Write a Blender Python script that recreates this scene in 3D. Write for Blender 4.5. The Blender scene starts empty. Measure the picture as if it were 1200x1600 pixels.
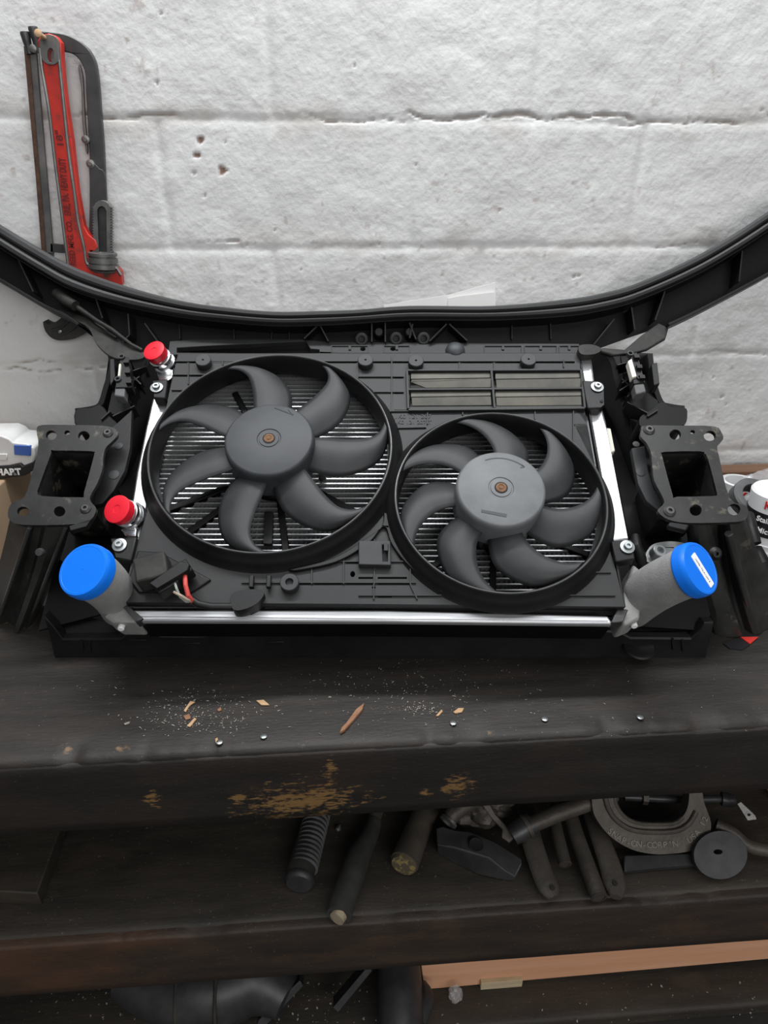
import bpy, bmesh, math, random
import numpy as np
from mathutils import Vector, Matrix
from mathutils.geometry import tessellate_polygon
from mathutils import noise as mnoise
random.seed(7); np.random.seed(7)
SC = bpy.context.scene; COL = SC.collection

# ------------------------------------------------------------------ camera
FPX = 1067.0; PITCH = math.radians(26); YAW = math.radians(-4.1)
CAM = Vector((0, 0, 1.50))
RZ = Matrix.Rotation(YAW, 3, 'Z')
RT = RZ @ Vector((1, 0, 0))
UP = RZ @ Vector((0, math.sin(PITCH), math.cos(PITCH)))
FW = RZ @ Vector((0, math.cos(PITCH), -math.sin(PITCH)))
cd = bpy.data.cameras.new('camera'); co = bpy.data.objects.new('camera', cd); COL.objects.link(co)
cd.sensor_fit = 'VERTICAL'; cd.sensor_height = 36.0; cd.lens = 36.0 * FPX / 1600.0
cd.clip_start = 0.02; cd.clip_end = 50
co.matrix_world = Matrix((( RT.x, UP.x, -FW.x, CAM.x), (RT.y, UP.y, -FW.y, CAM.y), (RT.z, UP.z, -FW.z, CAM.z), (0, 0, 0, 1)))
SC.camera = co

# ------------------------------------------------------------------ world, lights, exposure
SC.view_settings.view_transform = 'Standard'; SC.view_settings.look = 'None'
SC.view_settings.gamma = 1; SC.view_settings.exposure = -0.13
SC.view_settings.use_curve_mapping = False
wd = bpy.data.worlds.new('world'); SC.world = wd; wd.use_nodes = True
bg = wd.node_tree.nodes['Background']; bg.inputs[0].default_value = (0.93, 0.96, 1.0, 1); bg.inputs[1].default_value = 0.20

def area(name, loc, target, sx, sy, power, col=(1, 1, 1)):
    l = bpy.data.lights.new(name, 'AREA'); l.shape = 'RECTANGLE'; l.size = sx; l.size_y = sy
    l.energy = power; l.color = col
    o = bpy.data.objects.new(name, l); COL.objects.link(o); o.location = loc
    d = Vector(target) - Vector(loc); o.rotation_euler = d.to_track_quat('-Z', 'Y').to_euler(); return o
area('tube_light_overhead', (0.1, 1.13, 2.85), (0.1, 1.04, 0), 2.0, 0.10, 42, (0.97, 0.985, 1.0))
area('tube_light_room', (0.15, 0.25, 2.95), (0.14, .55, 1.0), 2.4, 1.5, 25, (0.97, 0.985, 1.0))
area('fill_light_behind_camera', (0.9, -2.2, 2.3), (0.1, 1.2, 1.0), 2.4, 0.9, 46, (1.0, 0.985, 0.96))  # added fill from an unseen source, lifts the lower wall and upright faces

# ------------------------------------------------------------------ frames (planes things are laid out on)
class Fr:
    def __init__(s, O, U, V): s.O = Vector(O); s.U = Vector(U).normalized(); s.V = Vector(V).normalized(); s.W = s.U.cross(s.V)
    def p(s, u, v, w=0.0): return s.O + s.U * u + s.V * v + s.W * w
    def px(s, x, y, w=0.0):
        r = RT * ((x - 600) / FPX) + UP * ((800 - y) / FPX) + FW
        o = s.O + s.W * w; t = (o - CAM).dot(s.W) / r.dot(s.W); return CAM + r * t
    def uv(s, x, y, w=0.0):
        d = s.px(x, y, w) - s.O; return d.dot(s.U), d.dot(s.V)
th = math.radians(59.5)
O_ = CAM + (RT * (-10 / FPX) + UP * (-145 / FPX) + FW) * .897
PK = Fr(O_, RT, UP * math.sin(th) + FW * math.cos(th))
e_ = math.radians(62); hb = Vector((-RT.y, RT.x, 0))
AR = Fr(PK.p(0, .45), RT, hb * math.cos(e_) + Vector((0, 0, math.sin(e_))))
WY = 1.30; ZB = 0.87; YF = 0.634; ZS = 0.524; ZL = 0.19
WL = Fr((0, WY, 0), (1, 0, 0), (0, 0, 1))          # W points to -y, out of the wall
BN = Fr((0, 0, ZB), (1, 0, 0), (0, 1, 0))
SH = Fr((0, 0, ZS), (1, 0, 0), (0, 1, 0))
LS = Fr((0, 0, ZL), (1, 0, 0), (0, 1, 0))
BF = Fr((0, YF, 0), (1, 0, 0), (0, 0, 1))
def vplane(y): return Fr((0, y, 0), (1, 0, 0), (0, 0, 1))

# ------------------------------------------------------------------ materials
def mat(name, c1, c2=None, rough=.5, metal=0.0, scale=20, bump=0.0, bscale=None, rough2=None, spec=.5, thr=(.35, .7), stretch=(1, 1, 1), c3=None, c3thr=(.6, .7), c3scale=6, alpha=None, trans=0.0, coat=0.0, detail=6):
    m = bpy.data.materials.new(name); m.use_nodes = True; nt = m.node_tree; N = nt.nodes; L = nt.links
    b = N['Principled BSDF']; b.inputs['Roughness'].default_value = rough; b.inputs['Metallic'].default_value = metal
    b.inputs['Specular IOR Level'].default_value = spec
    b.inputs['Transmission Weight'].default_value = trans; b.inputs['Coat Weight'].default_value = coat
    b.inputs['Base Color'].default_value = (*c1, 1)
    if alpha is not None: b.inputs['Alpha'].default_value = alpha
    tc = N.new('ShaderNodeTexCoord'); mp = N.new('ShaderNodeMapping'); mp.inputs['Scale'].default_value = stretch
    L.new(tc.outputs['Object'], mp.inputs['Vector'])
    if c2 is not None:
        n = N.new('ShaderNodeTexNoise'); n.inputs['Scale'].default_value = scale; n.inputs['Detail'].default_value = detail; n.inputs['Roughness'].default_value = .62
        L.new(mp.outputs[0], n.inputs['Vector'])
        r = N.new('ShaderNodeValToRGB'); r.color_ramp.elements[0].position = thr[0]; r.color_ramp.elements[1].position = thr[1]
        r.color_ramp.elements[0].color = (*c1, 1); r.color_ramp.elements[1].color = (*c2, 1)
        L.new(n.outputs['Fac'], r.inputs['Fac']); out = r.outputs['Color']
        if c3 is not None:
            n3 = N.new('ShaderNodeTexNoise'); n3.inputs['Scale'].default_value = c3scale; n3.inputs['Detail'].default_value = 8; n3.inputs['Roughness'].default_value = .7
            L.new(mp.outputs[0], n3.inputs['Vector'])
            r3 = N.new('ShaderNodeValToRGB'); r3.color_ramp.elements[0].position = c3thr[0]; r3.color_ramp.elements[1].position = c3thr[1]
            L.new(n3.outputs['Fac'], r3.inputs['Fac'])
            mx = N.new('ShaderNodeMix'); mx.data_type = 'RGBA'; L.new(r3.outputs['Color'], mx.inputs[0]); L.new(out, mx.inputs[6]); mx.inputs[7].default_value = (*c3, 1); out = mx.outputs[2]
        L.new(out, b.inputs['Base Color'])
        if rough2 is not None:
            mr = N.new('ShaderNodeMapRange'); mr.inputs['To Min'].default_value = rough; mr.inputs['To Max'].default_value = rough2
            L.new(n.outputs['Fac'], mr.inputs['Value']); L.new(mr.outputs[0], b.inputs['Roughness'])
    if bump:
        n2 = N.new('ShaderNodeTexNoise'); n2.inputs['Scale'].default_value = bscale or scale * 3; n2.inputs['Detail'].default_value = 6
        L.new(mp.outputs[0], n2.inputs['Vector'])
        bp = N.new('ShaderNodeBump'); bp.inputs['Strength'].default_value = bump; bp.inputs['Distance'].default_value = .002
        L.new(n2.outputs['Fac'], bp.inputs['Height']); L.new(bp.outputs[0], b.inputs['Normal'])
    return m
M = {}
M['plastic'] = mat('black_plastic', (.004, .004, .0045), (.009, .009, .0095), .38, spec=.32, scale=14, bump=.08, bscale=300, rough2=.6)
M['plastic_shaded'] = mat('shaded_black_plastic', (.0018, .0018, .002), (.004, .004, .004), .5, spec=.2, scale=14)  # darker copy of the black plastic, shade of recesses put into its colour
M['shroud'] = mat('fan_shroud_plastic', (.013, .0135, .014), (.024, .024, .0245), .44, spec=.35, scale=11, bump=.05, bscale=260, rough2=.6)
M['fan'] = mat('fan_plastic', (.022, .0228, .0245), (.038, .039, .041), .46, spec=.35, scale=16, bump=.03, bscale=200, rough2=.58)
M['hub'] = mat('fan_hub_plastic', (.028, .031, .035), (.048, .052, .057), .44, spec=.4, scale=22, rough2=.6)
M['hub2'] = mat('pale_hub_plastic', (.105, .111, .117), (.155, .162, .168), .46, spec=.4, scale=22, rough2=.6)
M['dusty'] = mat('dusty_black_plastic', (.012, .012, .012), (.038, .036, .032), .6, spec=.3, scale=30, bump=.15)
M['louver'] = mat('dusty_louver_plastic', (.060, .058, .050), (.115, .108, .085), .6, scale=18, stretch=(1, 1, 1))
M['rubber'] = mat('seal_rubber', (.022, .022, .023), (.040, .040, .041), .44, spec=.4, scale=9, stretch=(.4, 3, 3), rough2=.65)
M['paint'] = mat('black_painted_steel', (.006, .006, .006), (.018, .0175, .0165), .30, spec=.4, scale=20, rough2=.55, c3=(.13, .115, .085), c3thr=(.57, .72), c3scale=38, bump=.12)
M['axle'] = mat('rusty_axle', (.20, .10, .045), (.10, .055, .03), .8, scale=200)
M['lip'] = mat('worn_lip_highlight', (.055, .055, .056), (.10, .10, .10), .30, scale=30)  # pale tone paints the edge highlight on the worn lip
M['gloss'] = mat('glossy_black_paint', (.03, .03, .03), (.05, .05, .048), .16, spec=.9, scale=20)
M['strut'] = mat('scuffed_steel_sheen', (.016, .016, .0155), (.040, .039, .036), .30, spec=.55, scale=14, rough2=.5, c3=(.15, .13, .10), c3thr=(.62, .76), c3scale=22, bump=.12)  # scuffed paint, base lightened to stand in for the struts' glossy sheen
M['alu'] = mat('aluminium', (.58, .59, .60), (.44, .45, .46), .34, .9, scale=12, stretch=(1, 8, 1), rough2=.45)
M['alu_bar'] = mat('brushed_aluminium', (.66, .67, .69), (.50, .51, .52), .46, .7, scale=6, stretch=(1, 60, 60))
M['core_tube'] = mat('radiator_tube_metal', (.60, .61, .62), None, .42, .75)
M['core_fin'] = mat('radiator_fin_metal', (.46, .465, .475), None, .5, .6)
M['cast'] = mat('cast_aluminium', (.30, .298, .292), (.38, .378, .37), .58, .2, scale=40, bump=.35, bscale=420)
M['chrome'] = mat('bright_metal', (.70, .71, .72), None, .24, 1.0)
M['zinc'] = mat('zinc_screw_metal', (.42, .44, .45), (.30, .32, .32), .40, .9, scale=60)
M['red_cap'] = mat('red_plastic', (.74, .012, .030), None, .42)
M['blue_cap'] = mat('blue_plastic', (.0, .165, .80), (.0, .185, .84), .40, scale=10)
M['sticker'] = mat('white_label', (.85, .85, .86), None, .5)
M['cream'] = mat('cream_plastic', (.60, .58, .50), None, .5)
M['red_steel'] = mat('worn_red_paint', (.56, .026, .016), (.38, .024, .015), .42, scale=22, c3=(.07, .03, .024), c3thr=(.54, .66), c3scale=26, bump=.25)
M['worn_steel'] = mat('worn_steel', (.13, .13, .13), (.24, .235, .22), .42, .7, scale=30, bump=.15)
M['dark_steel'] = mat('dark_steel', (.042, .041, .043), (.078, .076, .078), .45, .45, scale=25, bump=.1, c3=(.14, .12, .10), c3thr=(.68, .74), c3scale=40)
M['rust'] = mat('rusty_steel', (.055, .028, .018), (.12, .065, .04), .75, .2, scale=60, bump=.3)
M['grimy'] = mat('grimy_iron', (.058, .050, .042), (.105, .092, .078), .55, .35, scale=24, bump=.4, bscale=160)
M['grip'] = mat('dark_rubber_grip', (.022, .022, .020), (.04, .039, .034), .7, scale=40, bump=.2)
M['handle'] = mat('grimy_wood_handle', (.05, .042, .034), (.08, .066, .052), .65, scale=30, bump=.3, stretch=(1, 1, 1))
M['cutwood'] = mat('cut_wood_end', (.34, .28, .19), (.2, .16, .10), .8, scale=80)
M['cardboard'] = mat('cardboard', (.36, .25, .155), (.42, .295, .19), .85, scale=7, bump=.1)
M['pinkwood'] = mat('fresh_pine_board', (.74, .37, .21), (.84, .48, .30), .72, scale=7, stretch=(.35, 6, 6), bump=.15, c3=(.45, .24, .13), c3thr=(.62, .72), c3scale=9)
M['plywood'] = mat('plywood_edge', (.70, .58, .38), (.42, .32, .20), .8, scale=20, stretch=(.3, 1, 14))
M['oldplank'] = mat('brown_plank', (.15, .075, .04), (.22, .12, .07), .7, scale=8, stretch=(.4, 5, 5), bump=.2)
M['white_shell'] = mat('white_tool_plastic', (.68, .68, .68), (.60, .60, .58), .4, scale=25, c3=(.30, .25, .17), c3thr=(.68, .75), c3scale=30)
M['blue_shell'] = mat('blue_tool_plastic', (.045, .12, .42), None, .4)
M['black_shell'] = mat('black_tool_plastic', (.012, .012, .014), None, .4)
M['wire_red'] = mat('red_wire', (.55, .06, .05), None, .45)
M['wire_grey'] = mat('grey_wire', (.30, .32, .29), None, .5)
M['wire_brown'] = mat('beige_wire', (.36, .29, .22), None, .5)
M['splinter'] = mat('wood_splinter', (.42, .25, .13), (.55, .38, .22), .8, scale=60)
M['brownchip'] = mat('brown_wood_splinter', (.22, .10, .05), (.30, .16, .09), .8, scale=60)
M['grit'] = mat('pale_grit', (.22, .20, .17), (.40, .37, .32), .9, scale=60)
M['paper'] = mat('white_paper', (.90, .90, .89), None, .7)
M['bore'] = mat('dark_bore', (.02, .015, .012), (.045, .034, .026), .8, scale=60)
M['cast_letter'] = mat('cast_letter_metal', (.12, .108, .09), (.17, .155, .13), .5, .3, scale=60)
M['tag_red'] = mat('red_card', (.62, .03, .02), None, .5)
M['hole_black'] = mat('black_rubber_hole_shade', (.006, .006, .006), None, .8)  # black rubber parts, also paints the shade inside small holes
M['tapegrey'] = mat('grey_tape', (.07, .07, .075), (.12, .12, .12), .6, scale=30)
M['yellow'] = mat('faded_yellow_plastic', (.50, .50, .18), None, .5)
M['bag'] = mat('clear_bag_plastic', (.92, .93, .95), None, .12, alpha=.24, spec=.9)
M['letter'] = mat('black_lettering', (.01, .01, .01), None, .6)
M['letter_red'] = mat('red_lettering', (.55, .02, .02), None, .5)
M['letter_w'] = mat('white_lettering', (.85, .85, .85), None, .6)
M['wrench_letter'] = mat('dark_red_lettering', (.12, .012, .010), None, .5)
M['floor'] = mat('concrete_floor', (.045, .042, .038), (.075, .07, .062), .85, scale=5, bump=.3, bscale=60)

def wood_mat(name, dark, mid, hot, patches=(), cracks=(), rough=.62, hotthr=(.62, .78), patchcol=(.36, .19, .06)):
    """grimy oiled timber: long grain, brown wear, and scraped patches at given places (world metres)"""
    m = bpy.data.materials.new(name); m.use_nodes = True; nt = m.node_tree; N = nt.nodes; L = nt.links; b = N['Principled BSDF']
    tc = N.new('ShaderNodeTexCoord')
    def nz(scale, stretch, det=8, ro=.6):
        mp = N.new('ShaderNodeMapping'); mp.inputs['Scale'].default_value = stretch; L.new(tc.outputs['Object'], mp.inputs[0])
        n = N.new('ShaderNodeTexNoise'); n.inputs['Scale'].default_value = scale; n.inputs['Detail'].default_value = det; n.inputs['Roughness'].default_value = ro
        L.new(mp.outputs[0], n.inputs[0]); return n.outputs['Fac']
    def ramp(f, a, c, ca=(0, 0, 0), cc=(1, 1, 1)):
        r = N.new('ShaderNodeValToRGB'); r.color_ramp.elements[0].position = a; r.color_ramp.elements[1].position = c
        r.color_ramp.elements[0].color = (*ca, 1); r.color_ramp.elements[1].color = (*cc, 1); L.new(f, r.inputs[0]); return r.outputs[0]
    def mix(f, a, c):
        x = N.new('ShaderNodeMix'); x.data_type = 'RGBA'; L.new(f, x.inputs[0]); L.new(a, x.inputs[6])
        if isinstance(c, tuple): x.inputs[7].default_value = (*c, 1)
        else: L.new(c, x.inputs[7])
        return x.outputs[2]
    grain = nz(7, (1, 5, 5)); fine = nz(70, (1, 3.5, 3.5))
    base = ramp(grain, .35, .72, dark, mid)
    hotf = ramp(nz(3.2, (1, 2.2, 2.2)), hotthr[0], hotthr[1])
    base = mix(hotf, base, hot)
    spk = ramp(nz(230, (1, 1, 1), 3, .5), .67, .75)
    base = mix(spk, base, tuple(min(1, c * 2.6) for c in mid))
    geo = N.new('ShaderNodeNewGeometry')
    for (c, rad, sx, pc) in [q + (patchcol,) for q in patches] + [q + ((.004, .0035, .003),) for q in cracks]:
        mp = N.new('ShaderNodeMapping'); mp.vector_type = 'POINT'; mp.inputs['Location'].default_value = (-c[0] * sx, -c[1], -c[2]); mp.inputs['Scale'].default_value = (sx, 1, 1)
        L.new(geo.outputs['Position'], mp.inputs[0])
        ln = N.new('ShaderNodeVectorMath'); ln.operation = 'LENGTH'; L.new(mp.outputs[0], ln.inputs[0])
        mr = N.new('ShaderNodeMapRange'); mr.inputs['From Min'].default_value = 0; mr.inputs['From Max'].default_value = rad; mr.inputs['To Min'].default_value = .24; mr.inputs['To Max'].default_value = -.35
        L.new(ln.outputs['Value'], mr.inputs[0])
        ad = N.new('ShaderNodeMath'); ad.operation = 'ADD'; L.new(mr.outputs[0], ad.inputs[0]); L.new(nz(70, (1, 1, 3.2), 8, .7), ad.inputs[1])
        base = mix(ramp(ad.outputs[0], .60, .70), base, pc)
    L.new(base, b.inputs['Base Color']); b.inputs['Roughness'].default_value = rough
    bp = N.new('ShaderNodeBump'); bp.inputs['Strength'].default_value = .28; bp.inputs['Distance'].default_value = .003
    L.new(fine, bp.inputs['Height']); L.new(bp.outputs[0], b.inputs['Normal'])
    return m

# ------------------------------------------------------------------ mesh helpers
def V3(p): return Vector(p)
class MB:
    def __init__(s): s.v = []; s.f = []
    def add(s, vs, fs):
        k = len(s.v); s.v += [tuple(v) for v in vs]; s.f += [tuple(i + k for i in f) for f in fs]; return s
    def prism(s, fr, loops, w0, w1):
        """loops: [outer, hole, ...] of (u,v) in frame fr, solid from w1 (low) to w0 (top)"""
        loops = [list(l) for l in loops]
        tri = tessellate_polygon([[Vector((a, b, 0)) for a, b in l] for l in loops])
        flat = [q for l in loops for q in l]; n = len(flat)
        vs = [fr.p(a, b, w0) for a, b in flat] + [fr.p(a, b, w1) for a, b in flat]; fs = []
        for t in tri:
            a, b, c = [flat[i] for i in t]
            ar = (b[0]-a[0])*(c[1]-a[1]) - (b[1]-a[1])*(c[0]-a[0])
            if ar < 0: t = (t[0], t[2], t[1])
            fs.append(tuple(t)); fs.append((t[2] + n, t[1] + n, t[0] + n))
        k = 0
        for li, l in enumerate(loops):
            ar = sum(l[i][0]*l[(i+1) % len(l)][1] - l[(i+1) % len(l)][0]*l[i][1] for i in range(len(l)))
            ccw = (ar > 0) == (li == 0)
            for i in range(len(l)):
                a = k + i; b = k + (i + 1) % len(l)
                fs.append((a, a + n, b + n, b) if ccw else (b, b + n, a + n, a))
            k += len(l)
        return s.add(vs, fs)
    def pp(s, fr, pts, w0, thick, holes=()):
        """pixel outline laid on plane w0 of frame fr"""
        return s.prism(fr, [[fr.uv(x, y, w0) for x, y in pts]] + [[fr.uv(x, y, w0) for x, y in h] for h in holes], w0, w0 - thick)
    def box(s, c, a, b, d):
        c = V3(c); a = V3(a); b = V3(b); d = V3(d)
        if a.cross(b).dot(d) < 0: a = -a
        vs = [c + a*i + b*j + d*k for k in (-1, 1) for j in (-1, 1) for i in (-1, 1)]
        return s.add(vs, [(0, 2, 3, 1), (4, 5, 7, 6), (0, 1, 5, 4), (2, 6, 7, 3), (0, 4, 6, 2), (1, 3, 7, 5)])
    def abox(s, x0, x1, y0, y1, z0, z1):
        return s.box(((x0+x1)/2, (y0+y1)/2, (z0+z1)/2), ((x1-x0)/2, 0, 0), (0, (y1-y0)/2, 0), (0, 0, (z1-z0)/2))
    def rib(s, a, b, width, h, up):
        """bar from a to b, its top at a..b, going h down along up"""
        a = V3(a); b = V3(b); d = b - a; up = V3(up).normalized(); side = d.cross(up).normalized()
        return s.box((a + b) / 2 - up * h / 2, d / 2, side * width / 2, up * h / 2)
    def tube(s, path, r, n=10, caps=True):
        P = [V3(p) for p in path]; m = len(P); R = r if isinstance(r, (list, tuple)) else [r] * m
        t0 = (P[1] - P[0]).normalized(); nrm = t0.orthogonal().normalized(); rows = []
        for i in range(m):
            t = (P[min(i+1, m-1)] - P[max(i-1, 0)]).normalized()
            nrm = (nrm - t * nrm.dot(t)).normalized(); bn = t.cross(nrm)
            rows.append([P[i] + (nrm * math.cos(2*math.pi*k/n) + bn * math.sin(2*math.pi*k/n)) * R[i] for k in range(n)])
        return s.loft(rows, closed=True, caps=caps)
    def loft(s, rows, closed=False, caps=False, wrap=False):
        n = len(rows[0]); m = len(rows); vs = [v for r in rows for v in r]; fs = []
        for i in range(m if wrap else m - 1):
            j = (i + 1) % m
            for k in range(n if closed else n - 1):
                q = (k + 1) % n; fs.append((i*n + k, i*n + q, j*n + q, j*n + k))
        if caps: fs.append(tuple(range(n-1, -1, -1))); fs.append(tuple((m-1)*n + k for k in range(n)))
        return s.add(vs, fs)
    def lathe(s, c, axis, prof, n=48, capa=True, capb=True, wrap=False):
        c = V3(c); ax = V3(axis).normalized(); e1 = ax.orthogonal().normalized(); e2 = ax.cross(e1)
        rows = [[c + ax*h + (e1*math.cos(2*math.pi*k/n) + e2*math.sin(2*math.pi*k/n))*r for k in range(n)] for r, h in prof]
        s.loft(rows, closed=True, wrap=wrap); k0 = len(s.v) - len(rows)*n
        if not wrap:
            if capa: s.f.append(tuple(k0 + k for k in range(n-1, -1, -1)))
            if capb: s.f.append(tuple(k0 + (len(rows)-1)*n + k for k in range(n)))
        return s
    def build(s, name, m, parent=None, bevel=0, ang=35, solid=0, seg=2, fix=True):
        me = bpy.data.meshes.new(name); o = bpy.data.objects.new(name, me); COL.objects.link(o)
        off = Vector((0, 0, 0))
        q = parent
        while q is not None: off += q.location; q = q.parent
        if parent is not None: o.parent = parent; base = Vector((0, 0, 0))
        else:
            a = np.array(s.v); base = Vector(((a[:, 0].min()+a[:, 0].max())/2, (a[:, 1].min()+a[:, 1].max())/2, a[:, 2].min())); o.location = base
        sh = off if parent is not None else base
        me.from_pydata([(x - sh.x, y - sh.y, z - sh.z) for x, y, z in s.v], [], s.f)
        bm = bmesh.new(); bm.from_mesh(me)
        if fix: bmesh.ops.recalc_face_normals(bm, faces=bm.faces)
        ca = math.radians(ang)
        for e in bm.edges:
            if len(e.link_faces) == 2: e.smooth = e.calc_face_angle(0) < ca
        for f in bm.faces: f.smooth = True
        bm.to_mesh(me); bm.free()
        if m is not None: me.materials.append(M[m] if isinstance(m, str) else m)
        if solid:
            md = o.modifiers.new('solid', 'SOLIDIFY'); md.thickness = solid; md.offset = -1
        if bevel:
            md = o.modifiers.new('bevel', 'BEVEL'); md.width = bevel; md.segments = seg; md.limit_method = 'ANGLE'; md.angle_limit = math.radians(40)
        return o
def empty(name, loc, label, cat, group=None):
    o = bpy.data.objects.new(name, None); COL.objects.link(o); o.location = loc; o.empty_display_size = .02
    return tag(o, label, cat, group)
def tag(o, label=None, cat=None, group=None, kind=None):
    if label: o['label'] = label
    if cat: o['category'] = cat
    if group: o['group'] = group
    if kind: o['kind'] = kind
    return o
def circ(x, y, rx, ry=None, n=20):
    ry = ry or rx; return [(x + rx*math.cos(2*math.pi*k/n), y + ry*math.sin(2*math.pi*k/n)) for k in range(n)]
def rect(x0, y0, x1, y1): return [(x0, y0), (x1, y0), (x1, y1), (x0, y1)]
def cr(pts, n=6, closed=False):
    """Catmull-Rom through points"""
    P = [tuple(p) for p in pts]; m = len(P); out = []
    rng = range(m) if closed else range(m - 1)
    for i in rng:
        g = (lambda k: P[k % m]) if closed else (lambda k: P[max(0, min(m-1, k))])
        a, b, c, d = g(i-1), g(i), g(i+1), g(i+2)
        for j in range(n):
            t = j / n
            out.append(tuple(.5*((2*b[q]) + (-a[q]+c[q])*t + (2*a[q]-5*b[q]+4*c[q]-d[q])*t*t + (-a[q]+3*b[q]-3*c[q]+d[q])*t**3) for q in range(len(b))))
    if not closed: out.append(P[-1])
    return out
def text(name, s, m, parent, O, X, Y, size, ext=.0004, align='CENTER', bold=0.0):
    cu = bpy.data.curves.new(name, 'FONT'); cu.body = s; cu.size = size; cu.extrude = ext; cu.align_x = align; cu.align_y = 'CENTER'; cu.offset = bold
    t = bpy.data.objects.new(name, cu); COL.objects.link(t)
    dg = bpy.context.evaluated_depsgraph_get(); me = bpy.data.meshes.new_from_object(t.evaluated_get(dg))
    bpy.data.objects.remove(t); bpy.data.curves.remove(cu)
    X = V3(X).normalized(); Z = X.cross(V3(Y)).normalized(); Y = Z.cross(X)
    off = Vector((0, 0, 0)); q = parent
    while q is not None: off += q.location; q = q.parent
    O = V3(O)
    for v in me.vertices: c = v.co.copy(); v.co = O + X*c.x + Y*c.y + Z*c.z - off
    o = bpy.data.objects.new(name, me); COL.objects.link(o); o.parent = parent
    me.materials.clear(); me.materials.append(M[m]); return o

# ================================================================== THE SETTING
# numpy value noise for the wall and the timbers
_G = np.random.rand(256, 256)
def vn(x, y):
    xi = np.floor(x).astype(int); yi = np.floor(y).astype(int); fx = x - xi; fy = y - yi
    fx = fx*fx*(3-2*fx); fy = fy*fy*(3-2*fy)
    g = lambda a, b: _G[a % 256, b % 256]
    return (g(xi, yi)*(1-fx) + g(xi+1, yi)*fx)*(1-fy) + (g(xi, yi+1)*(1-fx) + g(xi+1, yi+1)*fx)*fy
def fbm(x, y, o=4):
    r = 0; a = .5
    for i in range(o): r = r + a*(vn(x*2**i + 17*i, y*2**i + 31*i) - .5); a *= .5
    return r
def gridmesh(name, X, Y, Z, m, attr=None):
    """X,Y,Z 2-D arrays"""
    h, w = X.shape; me = bpy.data.meshes.new(name)
    co = np.stack([X, Y, Z], -1).reshape(-1, 3).astype(np.float32)
    idx = np.arange(h*w).reshape(h, w); a = idx[:-1, :-1].ravel(); b = idx[:-1, 1:].ravel(); c = idx[1:, 1:].ravel(); d = idx[1:, :-1].ravel()
    F = np.stack([a, b, c, d], -1).astype(np.int32); nf = len(F)
    me.vertices.add(h*w); me.vertices.foreach_set('co', co.ravel())
    me.loops.add(nf*4); me.loops.foreach_set('vertex_index', F.ravel())
    me.polygons.add(nf); me.polygons.foreach_set('loop_start', np.arange(0, nf*4, 4, dtype=np.int32)); me.polygons.foreach_set('loop_total', np.full(nf, 4, dtype=np.int32))
    me.polygons.foreach_set('use_smooth', np.ones(nf, dtype=bool)); me.update(calc_edges=True)
    if attr is not None:
        at = me.color_attributes.new('stain', 'FLOAT_COLOR', 'POINT'); at.data.foreach_set('color', attr.reshape(-1, 4).astype(np.float32).ravel())
    o = bpy.data.objects.new(name, me); COL.objects.link(o); me.materials.append(m); return o

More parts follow.
